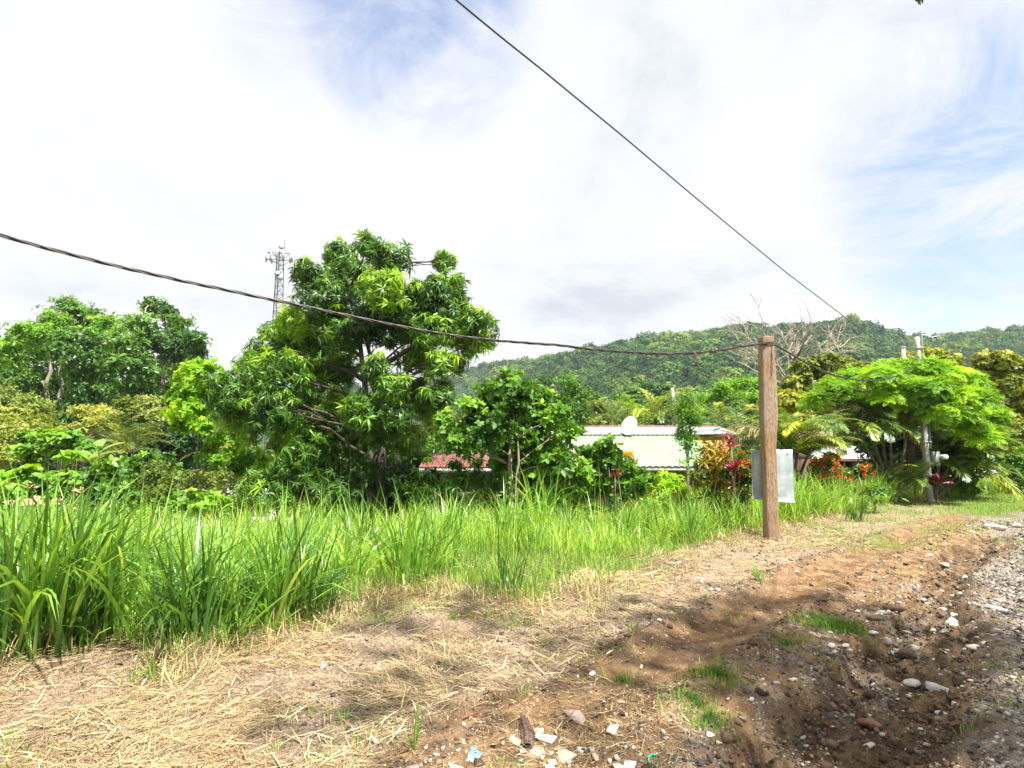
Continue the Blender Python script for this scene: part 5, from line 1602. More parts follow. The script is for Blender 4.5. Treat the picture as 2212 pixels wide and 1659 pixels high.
# ------------------------------------------------------------------ grass
def blades(acc, P, L, w, tilt, bend, az, tint, rg, seg=5, twist=0.5, flat=False):
    """curved ribbons: base points, lengths, widths, lean, bend, heading"""
    n = len(P)
    s = np.linspace(0, 1, seg + 1)
    th = tilt[:, None] + bend[:, None] * s[None] ** 1.6
    dx = np.sin(th) * np.cos(az)[:, None]; dy = np.sin(th) * np.sin(az)[:, None]; dz = np.cos(th)
    st = (L / seg)[:, None]
    X = P[:, 0:1] + np.hstack([np.zeros((n, 1)), np.cumsum(dx[:, :-1] * st, 1)])
    Y = P[:, 1:2] + np.hstack([np.zeros((n, 1)), np.cumsum(dy[:, :-1] * st, 1)])
    Z = P[:, 2:3] + np.hstack([np.zeros((n, 1)), np.cumsum(dz[:, :-1] * st, 1)])
    C = np.stack([X, Y, Z], 2)
    pr = np.interp(s, [0, .12, .4, .7, 1], [0.45, .75, 1.0, .72, 0.0])
    a2 = az + math.pi / 2 + rg.normal(0, twist, n)
    sd = np.stack([np.cos(a2), np.sin(a2), rg.normal(0, 0.25, n)], 1)
    off = sd[:, None, :] * (w[:, None] * pr[None])[:, :, None] * 0.5
    A = C[:, :-1] + off[:, :-1]; B = C[:, :-1] - off[:, :-1]
    k = seg
    V = np.concatenate([A, B, C[:, -1:]], 1)       # k + k + 1
    m = 2 * k + 1
    F = []
    for i in range(k - 1): F += [[i, i + 1, k + i + 1], [i, k + i + 1, k + i]]
    F.append([k - 1, 2 * k, 2 * k - 1])
    F = np.array(F)[None] + (np.arange(n) * m)[:, None, None]
    acc.add(V.reshape(-1, 3), F.reshape(-1, 3), np.repeat(tint, m))

def tussocks(acc, dry, X, Y, hgt, nb, wid, rg, spread=0.16, tint=0.45, lean=0.32, drop=1.1):
    N = nb.sum()
    idx = np.repeat(np.arange(len(X)), nb)
    sp = spread * (0.5 + 0.5 * hgt[idx])
    px = X[idx] + rg.normal(0, 1, N) * sp * 0.6; py = Y[idx] + rg.normal(0, 1, N) * sp * 0.6
    pz = H(px, py) - 0.01
    out = np.arctan2(py - Y[idx], px - X[idx]) + rg.normal(0, 1.6, N)
    L = hgt[idx] * rg.uniform(0.35, 1.35, N) * 1.12
    tl = np.abs(rg.normal(0.10, lean * 0.8, N)); bd = np.abs(rg.normal(drop * 0.45, drop * 0.6, N)) + (rg.random(N) < 0.18) * rg.uniform(.6, 1.6, N)
    tn = tint + np.repeat(rg.normal(0, 0.17, len(X)), nb) + rg.normal(0, 0.17, N)
    tn += (rg.random(N) < 0.05) * 0.4
    blades(acc, np.stack([px, py, pz], 1), L, wid * rg.uniform(0.6, 1.3, N) * np.clip(hgt[idx], .5, 1.3), tl, bd, out, tn, rg)
    if dry is not None:
        m = rg.random(N) < 0.55; k = m.sum()
        q = np.stack([px[m], py[m], pz[m]], 1)
        blades(dry, q, hgt[idx][m] * rg.uniform(0.12, 0.42, k), np.full(k, 0.011), np.abs(rg.normal(0.1, 0.35, k)), np.abs(rg.normal(0.2, 0.6, k)), rg.random(k) * 6.28, rg.uniform(0, .8, k), rg, seg=2)

def gx_of(px, Y): return (px - 1106) / 1229.0 * Y
def tall_grass():
    rg = np.random.default_rng(21)
    A = Acc(); D = Acc()
    # dense field behind the front edge
    n = 4200
    az = rg.uniform(-1.12, 0.86, n)
    fe = front_edge(az); be = back_edge(az) + 1.2
    u = rg.random(n)
    Y = fe + (be - fe) * u ** 0.9
    X = az * Y
    big = fbm(X * 0.8 + 3, Y * 0.8, 3)
    thin = (az > -0.14) & (az < 0.40) & (Y < fe + 2.1 + (big - .5) * 3)      # low sparse strip in the middle
    keep = (~thin) | (rg.random(n) < 0.06)
    keep &= (Y > fe + 0.35 + 0.9 * (big > .48) * (az < -.1)) | (rg.random(n) < 0.06)
    keep &= ~((az > 0.42) & (az < 0.50) & (Y < PY + 0.6) & (Y > PY - 1.2))
    keep &= rg.random(n) < np.interp(az, [-1, -.3, .5, .86], [0.75, 0.85, 1, 1])
    keep &= (fbm(X * 1.9 + 11, Y * 1.9, 2) > 0.46) | (rg.random(n) < 0.22)
    X, Y, az, big, fe = X[keep], Y[keep], az[keep], big[keep], fe[keep]
    h = np.interp(az, [-1.1, -0.6, -0.2, 0.15, 0.4, 0.6, 0.85], [0.52, 0.48, 0.36, 0.42, 0.52, 0.60, 0.36])
    h = h * (0.45 + 1.05 * big) * rg.uniform(0.5, 1.45, len(X))
    h *= np.interp(Y - fe, [0, 0.6, 2.0], [0.6, 0.85, 1.0])
    nb = np.clip((38 * np.interp(Y, [4, 9, 18], [1.0, 0.72, 0.55])).astype(int), 10, 60)
    tussocks(A, D, X, Y, h, nb, 0.023, rg, spread=0.30, tint=0.60, lean=.40, drop=1.35)
    n = 330
    az = rg.uniform(.46, .745, n); Y = front_edge(az) + rg.uniform(.1, 3.2, n); X = az * Y
    k = ~((az < .50) & (Y < PY + .5)); X, Y, az = X[k], Y[k], az[k]; n = len(X)
    tussocks(A, D, X, Y, np.interp(az, [.46, .6, .745], [.72, .70, .45]) * rg.uniform(.6, 1.3, n), np.full(n, 26), 0.026, rg, spread=0.28, tint=0.55, lean=.40, drop=1.35)
    # the big clumps one sees singly along the edge: (px, py of the foot, height m, blades)
    big = [(-60, 1420, 1.15, 150), (30, 1432, 1.22, 200), (95, 1425, 1.20, 200), (170, 1415, 1.15, 180), (262, 1400, 1.10, 60), (400, 1408, 1.0, 170), (340, 1400, .8, 80), (455, 1400, .85, 110),
           (520, 1360, .8, 90), (590, 1352, 1.05, 190), (650, 1335, .9, 120), (700, 1330, .6, 60), (760, 1290, .85, 90), (870, 1275, 1.15, 100), (905, 1265, 1.0, 80), (955, 1240, .85, 80), (1108, 1290, .72, 70), (1085, 1270, .5, 50),
           (1095, 1180, 1.1, 90), (1170, 1160, 1.25, 110), (1185, 1150, 1.1, 90), (1230, 1170, .85, 60), (1290, 1160, .8, 60), (1350, 1175, .75, 90), (1400, 1165, .8, 80), (1490, 1180, .85, 120), (1520, 1172, .7, 80), (1445, 1150, .8, 80),
           (1570, 1150, .8, 100), (1600, 1145, .75, 80), (1710, 1130, 1.05, 120), (1735, 1120, 1.1, 110), (1780, 1115, .9, 90), (1850, 1128, .8, 60), (1835, 1110, .75, 80), (1900, 1095, .7, 80), (1945, 1085, .6, 80),
           (160, 1330, 1.2, 100), (60, 1330, 1.3, 100), (280, 1300, 1.1, 80), (480, 1280, 1.0, 90), (640, 1240, 1.1, 90), (780, 1210, 1.0, 90), (960, 1190, 1.05, 80)]
    bx = np.array([gnd(b[0], b[1]).x for b in big]); by = np.array([gnd(b[0], b[1]).y for b in big])
    tussocks(A, D, bx, by, np.array([b[2] for b in big]) * 0.86, (np.array([b[3] for b in big]) * .75).astype(int), 0.029, rg, spread=0.17, tint=0.30, lean=0.42, drop=1.5)
    # thin flowering stalks above the rest
    n = 60
    az = rg.uniform(-0.9, 0.6, n); Y = front_edge(az) + rg.uniform(0.5, 4, n); X = az * Y
    P = np.stack([X, Y, H(X, Y)], 1)
    blades(A, P, rg.uniform(1.0, 1.55, n), np.full(n, 0.006), np.abs(rg.normal(0.05, .12, n)), np.abs(rg.normal(.3, .3, n)), rg.random(n) * 6.28, rg.uniform(.5, 1.0, n), rg)
    o = A.build('tall_grass', M['grass']); tag(o, 'tall bright green grass standing along the verge', 'grass', kind='stuff')
    o = D.build('dry_stalks', M['straw']); tag(o, 'dry cut stalks at the feet of the tall grass', 'grass', kind='stuff')
tall_grass()

def short_grass():
    rg = np.random.default_rng(22)
    A = Acc()
    n = 90000
    az = rg.uniform(-1.0, 1.0, n)
    Y = np.exp(rg.uniform(math.log(2.6), math.log(30), n)); X = az * Y
    road, straw, green, ing, track = masks(X, Y)
    fe = front_edge(az)
    c = fbm(X * 2.2 + 30, Y * 2.2, 3)
    p = np.zeros(n)
    mid = (az > -0.45) & (az < 0.62)
    p = np.where((Y > fe - 0.6 * c) & (Y < back_edge(az)), np.where((az > -.14) & (az < .4) & (Y < fe + 1.6), .95 * sstep(.40, .60, c), .85), 0)
    p = np.where((Y < fe) & (Y > fe - 0.9) & mid & (c > 0.52), 0.8, p)
    p = np.maximum(p, np.where((Y > 9) & (az > .55) & (c > 0.42) & (ing < .4), 0.7, 0))
    p = np.maximum(p, (sstep(14.0, 15.2, Y) * sstep(0.70, 0.80, az)) * 1.0)
    p = np.maximum(p, np.where((ing < 0.3) & (c > 0.70), 0.25, 0))
    p = np.maximum(p, np.where((road > .5) & (Y > 5) & (fbm(X * 1.3, Y * 1.3 + 50, 2) > 0.64), 0.6, 0))
    # mats of creeping grass on the track
    for (px, py, r) in ((1800, 1350, .28), (1770, 1335, .15), (1835, 1362, .13), (1550, 1470, .18), (1590, 1478, .1), (1500, 1530, .16), (1530, 1560, .13), (1340, 1460, .1), (2080, 1140, .6), (2110, 1150, .5), (1720, 1385, .14)):
        g = gnd(px, py); dd = np.hypot(X - g.x, (Y - g.y)) 
        p = np.maximum(p, np.where(dd < r * (0.6 + c), 0.9, 0))
    # around the post
    k = rg.random(n) < p
    X, Y, az = X[k], Y[k], az[k]
    for rep in range(2):
        x = X + rg.normal(0, .03, len(X)) * (1 + Y * .12); y = Y + rg.normal(0, .03, len(X)) * (1 + Y * .12)
        fe = front_edge(x / np.maximum(y, .1))
        hgt = np.where((y > fe - .2) & (y < 14), rg.uniform(.08, .32, len(x)), rg.uniform(.03, .085, len(x)))
        hgt = np.where(y > 14, rg.uniform(.05, .14, len(x)), hgt)
        blades(A, np.stack([x, y, H(x, y) - .005], 1), hgt, np.clip(0.0022 * y ** 0.6, .003, .02), np.abs(rg.normal(.3, .35, len(x))), np.abs(rg.normal(.6, .6, len(x))),
               rg.random(len(x)) * 6.28, 0.5 + rg.normal(0, .22, len(x)), rg, seg=3)
    # mats on the track are denser and darker
    for (px, py, r, m) in ((1800, 1350, .24, 2600), (1835, 1362, .12, 700), (1765, 1338, .14, 700), (1550, 1470, .13, 500), (1500, 1530, .12, 400), (1535, 1560, .1, 300), (1345, 1462, .06, 120), (1700, 1395, .1, 200)):
        g = gnd(px, py); a = rg.random(m) * 6.28; q = np.abs(rg.normal(0, .55, m)) * r
        x = g.x + np.cos(a) * q * 1.2; y = g.y + np.sin(a) * q
        blades(A, np.stack([x, y, H(x, y) - .003], 1), rg.uniform(.02, .07, m), np.full(m, .0035), np.abs(rg.normal(.5, .4, m)), np.abs(rg.normal(.6, .6, m)), rg.random(m) * 6.28, 0.15 + rg.normal(0, .15, m), rg, seg=3)
    o = A.build('short_grass', M['short_grass']); tag(o, 'short sparse grass over the verge, lawn and track', 'grass', kind='stuff')
short_grass()

def seedlings():
    rg = np.random.default_rng(23)
    spec = [(893, 1610, .26, 9, .012, 'spiky green shoot with three long upright blades, nearest the broken tiles'),
            (1130, 1490, .13, 14, .004, 'small wispy grass tuft in bare soil above the pinkish tile shard'),
            (1365, 1372, .12, 26, .004, 'small dark green tuft at the edge of the wheel rut'),
            (1640, 1262, .22, 50, .006, 'bright tuft growing from the straw left of the muddy rut edge'),
            (1525, 1300, .10, 22, .004, 'little tuft where the straw meets the dark soil, left of the rut'),
            (600, 1625, .10, 16, .004, 'thin low weed in straw near the bottom edge'),
            (745, 1560, .10, 18, .004, 'pale weed tuft in the straw left of the spiky shoot'),
            (1180, 1395, .12, 12, .005, 'thin weed standing in trampled straw at the picture middle'),
            (283, 1480, .16, 12, .006, 'lone weed in the straw below the tall grass on the left'),
            (330, 1475, .22, 16, .012, 'dry yellowish shoot in front of the tall grass on the left'),
            (980, 1345, .10, 40, .004, 'low dark green patch at the edge of the shade, left of centre')]
    for (px, py, h, nb, w, lb) in spec:
        g = gnd(px, py); root = empty('grass_tuft', (g.x, g.y, hz(g.x, g.y)), lb, 'grass tuft', 'grass tufts in the verge')
        A = Acc(); a = rg.random(nb) * 6.28; q = np.abs(rg.normal(0, .03, nb))
        x = g.x + np.cos(a) * q; y = g.y + np.sin(a) * q
        blades(A, np.stack([x, y, H(x, y) - .005], 1), h * rg.uniform(.5, 1.15, nb), np.full(nb, w), np.abs(rg.normal(.25, .2, nb)), np.abs(rg.normal(.35, .35, nb)), a, .35 + rg.normal(0, .15, nb), rg, seg=5)
        A.build('blades', M['grass'], root)
        B = Acc(); m = max(6, nb // 2); a = rg.random(m) * 6.28
        x = g.x + np.cos(a) * .03; y = g.y + np.sin(a) * .03
        blades(B, np.stack([x, y, H(x, y)], 1), h * rg.uniform(.15, .4, m), np.full(m, .005), np.abs(rg.normal(.5, .4, m)), np.abs(rg.normal(.9, .6, m)), a, rg.random(m), rg, seg=3)
        B.build('dry_base', M['straw'], root)
seedlings()

# ------------------------------------------------------------------ straw
def straw():
    rg = np.random.default_rng(24)
    A = Acc()
    n = 340000
    az = rg.uniform(-1.05, 0.80, n)
    Y = np.exp(rg.uniform(math.log(2.5), math.log(14), n)); X = az * Y
    road, st, green, ing, track = masks(X, Y)
    fe = front_edge(az)
    c = fbm(X * 1.7 + 60, Y * 1.7, 4)
    p = 0.60 * st * sstep(0.36, 0.56, c) * (Y < fe + 2.4)
    p = np.maximum(p, 0.22 * sstep(.40, .55, c) * (az < .30) * (1 - road) * (1 - ing))
    p = np.maximum(p, 0.9 * (az > -.2) * (az < .75) * (Y < fe + .6) * (Y > fe - np.interp(az, [-.2, .3, .5, .75], [.4, 1.3, 1.6, 1.2])) * sstep(.32, .46, c))
    p = np.maximum(p, 0.95 * np.exp(-((Y - fe) / 0.55) ** 2) * (az < .7))
    dp = np.hypot((X - PB.x - .4) * .7, (Y - PB.y)); p = np.maximum(p, 1.0 * (dp < .9))
    k = rg.random(n) < p
    X, Y = X[k], Y[k]; n = len(X)
    L = np.clip(rg.lognormal(math.log(.062), .7, n), .015, .42) * np.interp(Y, [3, 10], [1, 1.3])
    w = np.clip(rg.lognormal(math.log(.0030), .5, n), .0013, .011) * np.interp(Y, [3, 6, 12], [1, 1.5, 2.8])
    # stalks lie in bundles sharing a heading
    base = fbm(X * 0.9, Y * 0.9 + 80, 2) * 9
    a = base + rg.normal(0, .75, n)
    P = np.stack([X, Y, H(X, Y) + 0.002 + np.abs(rg.normal(0, .012, n)) + .03 * np.exp(-((Y - front_edge(X / Y)) / .4) ** 2) * rg.random(n) + .07 * np.exp(-(np.hypot((X - PB.x - .3) * .7, Y - PB.y) / .35) ** 2) * rg.random(n)], 1)
    tn = rg.beta(2, 2.2, n) + (c[k] - .5) * .5
    blades(A, P, L, w, 1.45 + rg.normal(0, .10, n), rg.normal(.1, .25, n), a, tn, rg, seg=2, twist=.25)
    n = 9000
    az = rg.uniform(-1.0, .72, n); fe = front_edge(az); Y = fe + rg.normal(-.05, .28, n); X = az * Y
    k = (fbm(X * 2.4, Y * 2.4 + 9, 3) > .47) & ~((az > .42) & (az < .48) & (Y < PY - .4)); X, Y = X[k], Y[k]; n = len(X)
    P = np.stack([X, Y, H(X, Y)], 1)
    blades(A, P, rg.uniform(.06, .24, n), np.full(n, .006) * np.interp(Y, [4, 10], [1, 1.7]), np.abs(rg.normal(.55, .45, n)), np.abs(rg.normal(.6, .6, n)), rg.random(n) * 6.28, rg.uniform(.1, 1, n), rg, seg=3)
    # broad dry leaf sheaths near the camera
    n = 2600
    az = rg.uniform(-1.0, .15, n); Y = np.exp(rg.uniform(math.log(2.6), math.log(6), n)); X = az * Y
    k = rg.random(n) < masks(X, Y)[1] * .8; X, Y = X[k], Y[k]; n = len(X)
    P = np.stack([X, Y, H(X, Y) + .012], 1)
    blades(A, P, rg.uniform(.05, .24, n), rg.uniform(.004, .010, n), 1.42 + rg.normal(0, .12, n), rg.normal(.1, .3, n), rg.random(n) * 6.28, rg.uniform(.3, 1.2, n), rg, seg=3)
    o = A.build('straw', M['straw']); tag(o, 'dry cut straw littering the verge', 'straw', kind='stuff')
straw()

# ------------------------------------------------------------------ stones, gravel and rubbish
def rock_template(seed, sub=1, flat=0.6, rough=0.22):
    import bmesh
    rg = np.random.default_rng(seed)
    bm = bmesh.new(); bmesh.ops.create_icosphere(bm, subdivisions=sub, radius=1.0)
    V = np.array([v.co[:] for v in bm.verts]); F = np.array([[v.index for v in f.verts] for f in bm.faces]); bm.free()
    for _ in range(8):        # chip flat facets
        nrm = rg.normal(0, 1, 3); nrm /= np.linalg.norm(nrm); d = V @ nrm; c = rg.uniform(.42, .78)
        V = V - np.outer(np.maximum(d - c, 0), nrm)
    ph = rg.random(3) * 6
    V = V * (1 + rough * (np.sin(V[:, 0:1] * 3 + ph[0]) * np.sin(V[:, 1:2] * 3.5 + ph[1]) + .5 * np.sin(V[:, 2:3] * 6 + ph[2])) * .6)
    V = V + rg.normal(0, rough * .16, V.shape)
    V[:, 1] *= rg.uniform(.6, .9); V[:, 2] *= flat * rg.uniform(.7, 1.1)
    return V, F

def gravel():
    rg = np.random.default_rng(25)
    tm = [rock_template(s, 1, .6) for s in range(6)]
    lo = []
    for s in range(5):
        V = np.array([[1, 0, 0], [-1, 0, 0], [0, .8, 0], [0, -.8, 0], [0, 0, .55], [0, 0, -.55]]) + np.random.default_rng(s).normal(0, .16, (6, 3))
        lo.append((V, np.array([[0, 2, 4], [2, 1, 4], [1, 3, 4], [3, 0, 4], [2, 0, 5], [1, 2, 5], [3, 1, 5], [0, 3, 5]])))
    n = 230000
    az = rg.uniform(-.9, 1.05, n); Y = np.exp(rg.uniform(math.log(2.4), math.log(13), n)); X = az * Y
    road, st, green, ing, track = masks(X, Y)
    q, dep, s, d = gully_parts(X, Y)
    c = fbm(X * 3 + 9, Y * 3, 3)
    p = np.maximum(road * 0.62, ing * .50 * sstep(.30, .50, c))
    p = np.maximum(p, 0.35 * (s > 0) * np.exp(-np.maximum(d - .5, 0) / .35) * sstep(.42, .55, c) * (Y < 7.5))
    dr = polydist(X, Y, RUT)[0]
    p = np.maximum(p, .22 * np.exp(-((dr - .5) / .18) ** 2) * (c > .45))
    p = np.maximum(p, (.04 + .10 * sstep(.5, .62, c)) * (1 - .6 * track) * (az > -.4))
    k = rg.random(n) < p; X, Y, ingk, roadk = X[k], Y[k], ing[k], road[k]; n = len(X)
    size = np.clip(rg.lognormal(math.log(.0068), .60, n), .003, .034) * np.interp(Y, [2.5, 5, 12], [.85, 1.2, 1.9])
    A = Acc()
    tn = rg.beta(.9, 1.7, n); tn = np.where(rg.random(n) < .14, .95, tn); tn = np.where(ingk > .5, tn * .9, tn)
    up = rg.normal(0, .3, (n, 3)); up[:, 2] += 1
    rot = frames(up, rg.random(n) * 6.28)
    P = np.stack([X, Y, H(X, Y) + size * .22], 1)
    var = rg.integers(0, 5, n)
    bigm = (size > .014) & (Y < 6)
    for v in range(5):
        m = (var == v) & ~bigm; A.inst(lo[v], P[m], rot[m], size[m], tn[m])
        m = (var == v) & bigm; A.inst(tm[v], P[m], rot[m], size[m], tn[m])
    o = A.build('gravel', M['gravel']); tag(o, 'loose gravel on the road and in the gully', 'gravel', kind='stuff')
gravel()

def clods():
    rg = np.random.default_rng(26)
    tm = [rock_template(50 + s, 1, .7, .35) for s in range(5)]
    A = Acc(); n = 60000
    az = rg.uniform(-.35, 1.0, n); Y = np.exp(rg.uniform(math.log(2.4), math.log(11), n)); X = az * Y
    q, dep, s, d = gully_parts(X, Y)
    p = np.exp(-((q - .85) / .28) ** 2) * .7 + .22 * (q < .8)
    p = np.maximum(p, .05 * sstep(.48, .6, fbm(X * 2.1, Y * 2.1 + 3, 3)) * (az > -.2) * (s > 0) * (Y < straw_edge(az) + .4))
    dr = polydist(X, Y, RUT)[0]; p = np.maximum(p, .35 * np.exp(-((dr - .42) / .10) ** 2) * (Y > 4.2))
    k = rg.random(n) < p; X, Y = X[k], Y[k]; n = len(X)
    size = np.clip(rg.lognormal(math.log(.0125), .6, n), .005, .055)
    rot = frames(np.hstack([rg.normal(0, .3, (n, 2)), np.ones((n, 1))]), rg.random(n) * 6.28)
    P = np.stack([X, Y, H(X, Y) + size * .1], 1); var = rg.integers(0, 5, n); tn = rg.random(n)
    for v in range(5):
        m = var == v; A.inst(tm[v], P[m], rot[m], size[m], tn[m])
    o = A.build('earth_clods', M['clod']); tag(o, 'crumbled earth clods along the gully banks and ruts', 'soil', kind='stuff')
clods()

def stones():
    rg = np.random.default_rng(27)
    cx = gnd(1106, 1400)
    # px, py, half width px, material, label
    S = [(2108, 1417, 25, 'pale_stone', 'big flat whitish stone bedded in the road, largest on the right'),
         (1885, 1370, 12, 'pale_stone', 'pale blocky stone at the head of the lower gully'),
         (1960, 1374, 9, 'pale_stone', 'pale round stone right of the blocky one in the gully'),
         (1922, 1368, 10, 'pale_stone', 'flat pale stone between the blocky and the round one'),
         (1885, 1405, 22, 'red_brick', 'reddish brick fragment lying in the gully mud'),
         (1915, 1412, 20, 'pale_stone', 'beige stone joined to the right end of the brick fragment'),
         (1962, 1415, 24, 'clod', 'yellowish stone slab above the blue tile chip in the gully'),
         (1932, 1423, 8, 'teal', 'small blue tile chip in the gully'),
         (1830, 1458, 14, 'pale_stone', 'long pale wedge stone on the left side of the gully'),
         (1970, 1475, 27, 'pale_stone', 'tan rock with a rough top in the middle of the gully'),
         (2020, 1488, 32, 'pale_stone', 'long tan rock right of the rough-topped one'),
         (2010, 1496, 16, 'pale_stone', 'whitish stone in front of the long tan rock'),
         (2070, 1490, 12, 'pale_stone', 'grey-white stone at the right bank beside the tan rocks'),
         (2068, 1525, 18, 'pale_stone', 'flat white stone on the right bank below the tan rocks'),
         (2030, 1545, 14, 'pale_stone', 'greyish pale stone left of the flat white one'),
         (1882, 1563, 28, 'red_brick', 'long pinkish stone lying across the gully bottom'),
         (1795, 1550, 18, 'dark_stone', 'dark bluish rock in the gully floor'),
         (1680, 1540, 12, 'pale_stone', 'upright pale stone sticking from the left bank'),
         (1625, 1535, 11, 'pale_stone', 'small pale stone in the left bank above the hollow'),
         (1655, 1578, 12, 'pale_stone', 'pale stone at the lip of the hollow in the left bank'),
         (1590, 1560, 12, 'clod', 'brownish stone on the left bank edge'),
         (1520, 1652, 13, 'dark_stone', 'grey rounded stone in the gravel, bottom middle'),
         (1532, 1590, 11, 'pale_stone', 'bluish-white pebble cluster stone near the green plastic'),
         (1552, 1605, 9, 'pale_stone', 'tan oval pebble near the bottom, right of the green plastic'),
         (1495, 1602, 14, 'dark_stone', 'dark grey cobble right beside the green plastic'),
         (1880, 1620, 17, 'pale_stone', 'rounded buff stone on the gully floor near the bottom'),
         (1905, 1590, 9, 'pale_stone', 'small white stone right of the buff one'),
         (1850, 1600, 9, 'dark_stone', 'small dark stone left of the buff one'),
         (1990, 1590, 9, 'pale_stone', 'small white cobble in the gravel right of centre gully'),
         (1990, 1330, 16, 'clod', 'brown boulder where the gully narrows'),
         (1935, 1330, 24, 'clod', 'mossy brown rock on the left gully bank, behind the pale stones'),
         (1900, 1340, 22, 'clod', 'brown rock left of the mossy one on the bank'),
         (2055, 1345, 22, 'pale_stone', 'grey-tan ledge stone at the right gully edge'),
         (2060, 1355, 14, 'pale_stone', 'small ledge stone just under the grey-tan ledge'),
         (2160, 1320, 17, 'pale_stone', 'flat pale stone in the road near the right edge'),
         (1720, 1238, 8, 'pale_stone', 'small whitish stone on the trodden track'),
         (2010, 1222, 10, 'pale_stone', 'pale stone at the far bend of the gully'),
         (2042, 1235, 12, 'pale_stone', 'flat pale stone right of the far bend'),
         (2150, 1152, 22, 'pale_stone', 'whitish slab by the road in the distance'),
         (2195, 1148, 14, 'pale_stone', 'whitish slab at the right edge in the distance'),
         (2035, 1312, 14, 'pale_stone', 'pale stone in the sunny part of the gully')]
    tm = [rock_template(80 + s, 2, .55, .30) for s in range(8)]
    def one(x, y, r, mt, lb, grp='stones in the gully and road'):
        g = gnd(x, y); sc = r * K / FPX * g.y
        z = hz(g.x, g.y)
        for _ in range(3):
            g = gnd(x, y, z); z = hz(g.x, g.y)
        A = Acc(); t_ = tm[rg.integers(0, 8)]
        V = t_[0] * sc * np.array([1, 1, .9]); ang = rg.uniform(-.6, .6); c, s = math.cos(ang), math.sin(ang)
        V = V @ np.array([[c, -s, 0], [s, c, 0], [0, 0, 1]]).T + np.array([g.x, g.y, z + sc * .18])
        A.add(V, t_[1], rg.uniform(.5, 1.0) if mt == 'pale_stone' else rg.random())
        o = A.build('stone', M[mt], None)
        me = o.data; co = np.empty(len(me.vertices) * 3, np.float32); me.vertices.foreach_get('co', co)
        co = co.reshape(-1, 3) - np.array([g.x, g.y, z], np.float32); me.vertices.foreach_set('co', co.ravel()); me.update()
        o.location = (g.x, g.y, z)
        tag(o, lb, 'stone', grp)
    for s in S: one(*s)
    for _ in range(235):
        i = rg.uniform(0.5, 6.5); a = GULLY[int(i)]; b_ = GULLY[int(i) + 1]; f = i - int(i); p = a * (1 - f) + b_ * f
        x = p[0] + rg.normal(0.26, .45); y = p[1] + rg.normal(0, .3)
        if y < 2.6: continue
        v = Vector((x, y, 0)) - Vector((0, 0, CAMZ)); c, s = math.cos(PITCH), math.sin(PITCH)
        fwd = v.y * c + v.z * s; u = -v.y * s + v.z * c
        px = (512 + FPX * v.x / fwd) / K; py = (384 - FPX * u / fwd) / K
        if px > 2230 or py > 1680: continue
        one(px, py, float(np.clip(rg.lognormal(1.72, .45), 2.8, 14)), 'pale_stone' if rg.random() < .7 else 'dark_stone', 'small loose stone among the gravel and mud of the gully', 'small stones strewn through the gully')
stones()

def shard(name, pts, mat, label, cat='tile shard', th=0.009, group='broken tiles on the soil'):
    rg = np.random.default_rng(int(pts[0][0]))
    cx = sum(p[0] for p in pts) / len(pts); cy = sum(p[1] for p in pts) / len(pts)
    g = gnd(cx, cy); z = hz(g.x, g.y) + 0.010
    dn = Vector((rg.uniform(-.05, .05), rg.uniform(-.10, .02), 1))
    n = len(pts); top = []
    for (x, y) in pts:
        q = gnd(x, y, z); q.z = z - (dn.x * (q.x - g.x) + dn.y * (q.y - g.y)); top.append(q - Vector((g.x, g.y, z)))
    A = Acc(); V = [tuple(p * .96 + Vector((0, 0, .0))) for p in top] + [tuple(p - Vector((0, 0, .002))) for p in top] + [tuple(p - Vector((0, 0, th))) for p in top]
    F = [[0, i, i + 1] for i in range(1, n - 1)]
    F += [[2 * n, 2 * n + i + 1, 2 * n + i] for i in range(1, n - 1)]
    for l in (0, n):
        for i in range(n):
            j = (i + 1) % n; F += [[l + i, l + n + i, l + n + j], [l + i, l + n + j, l + j]]
    A.add(V, F)
    o = A.build(name, mat); o.location = (g.x, g.y, z)
    tag(o, label, cat, group)
M['tile_white'] = plain_mat('white_tile', (0.62, 0.60, 0.56), (0.80, 0.79, 0.76), 0.35, 9, bump=.05)
M['tile_beige'] = plain_mat('beige_tile', (0.46, 0.33, 0.23), (0.60, 0.46, 0.34), 0.7, 14, stretch=(1, 6, 1))
M['tile_pink'] = plain_mat('pinkish_tile', (0.40, 0.28, 0.23), (0.58, 0.46, 0.40), 0.6, 12)
M['tile_blue'] = plain_mat('blue_grey_tile', (0.13, 0.20, 0.27), (0.22, 0.31, 0.39), 0.5, 12)
# pixel outlines: x = 1400 + zx*.6461 of the 4096 px photograph, measured on an enlargement
def z6(*pts): return [((1400 + x * 0.6461) * 0.54, (2000 + y * 0.6461) * 0.54) for x, y in pts]
shard('tile_shard', z6((1315, 1300), (1425, 1298), (1458, 1350), (1440, 1388), (1395, 1372), (1345, 1330)), M['tile_pink'], 'pinkish pointed tile shard, topmost of the broken tiles')
shard('tile_shard', z6((985, 1435), (1060, 1498), (1040, 1518), (938, 1462)), M['tile_beige'], 'long beige tile shard left of the tyre strip')
shard('tile_shard', z6((1112, 1388), (1180, 1390), (1186, 1400), (1118, 1412)), M['tile_white'], 'thin white tile sliver touching the tyre strip')
shard('tile_shard', z6((1130, 1412), (1198, 1412), (1200, 1440), (1150, 1450)), M['tile_beige'], 'small tan tile piece right of the tyre strip')
shard('tile_shard', z6((1150, 1440), (1285, 1458), (1248, 1505), (1142, 1470)), M['tile_white'], 'large white tile shard right of the tyre strip')
shard('tile_shard', z6((1290, 1518), (1405, 1575), (1320, 1628), (1226, 1555)), M['tile_beige'], 'big ribbed beige tile piece, largest in the bottom row', th=.014)
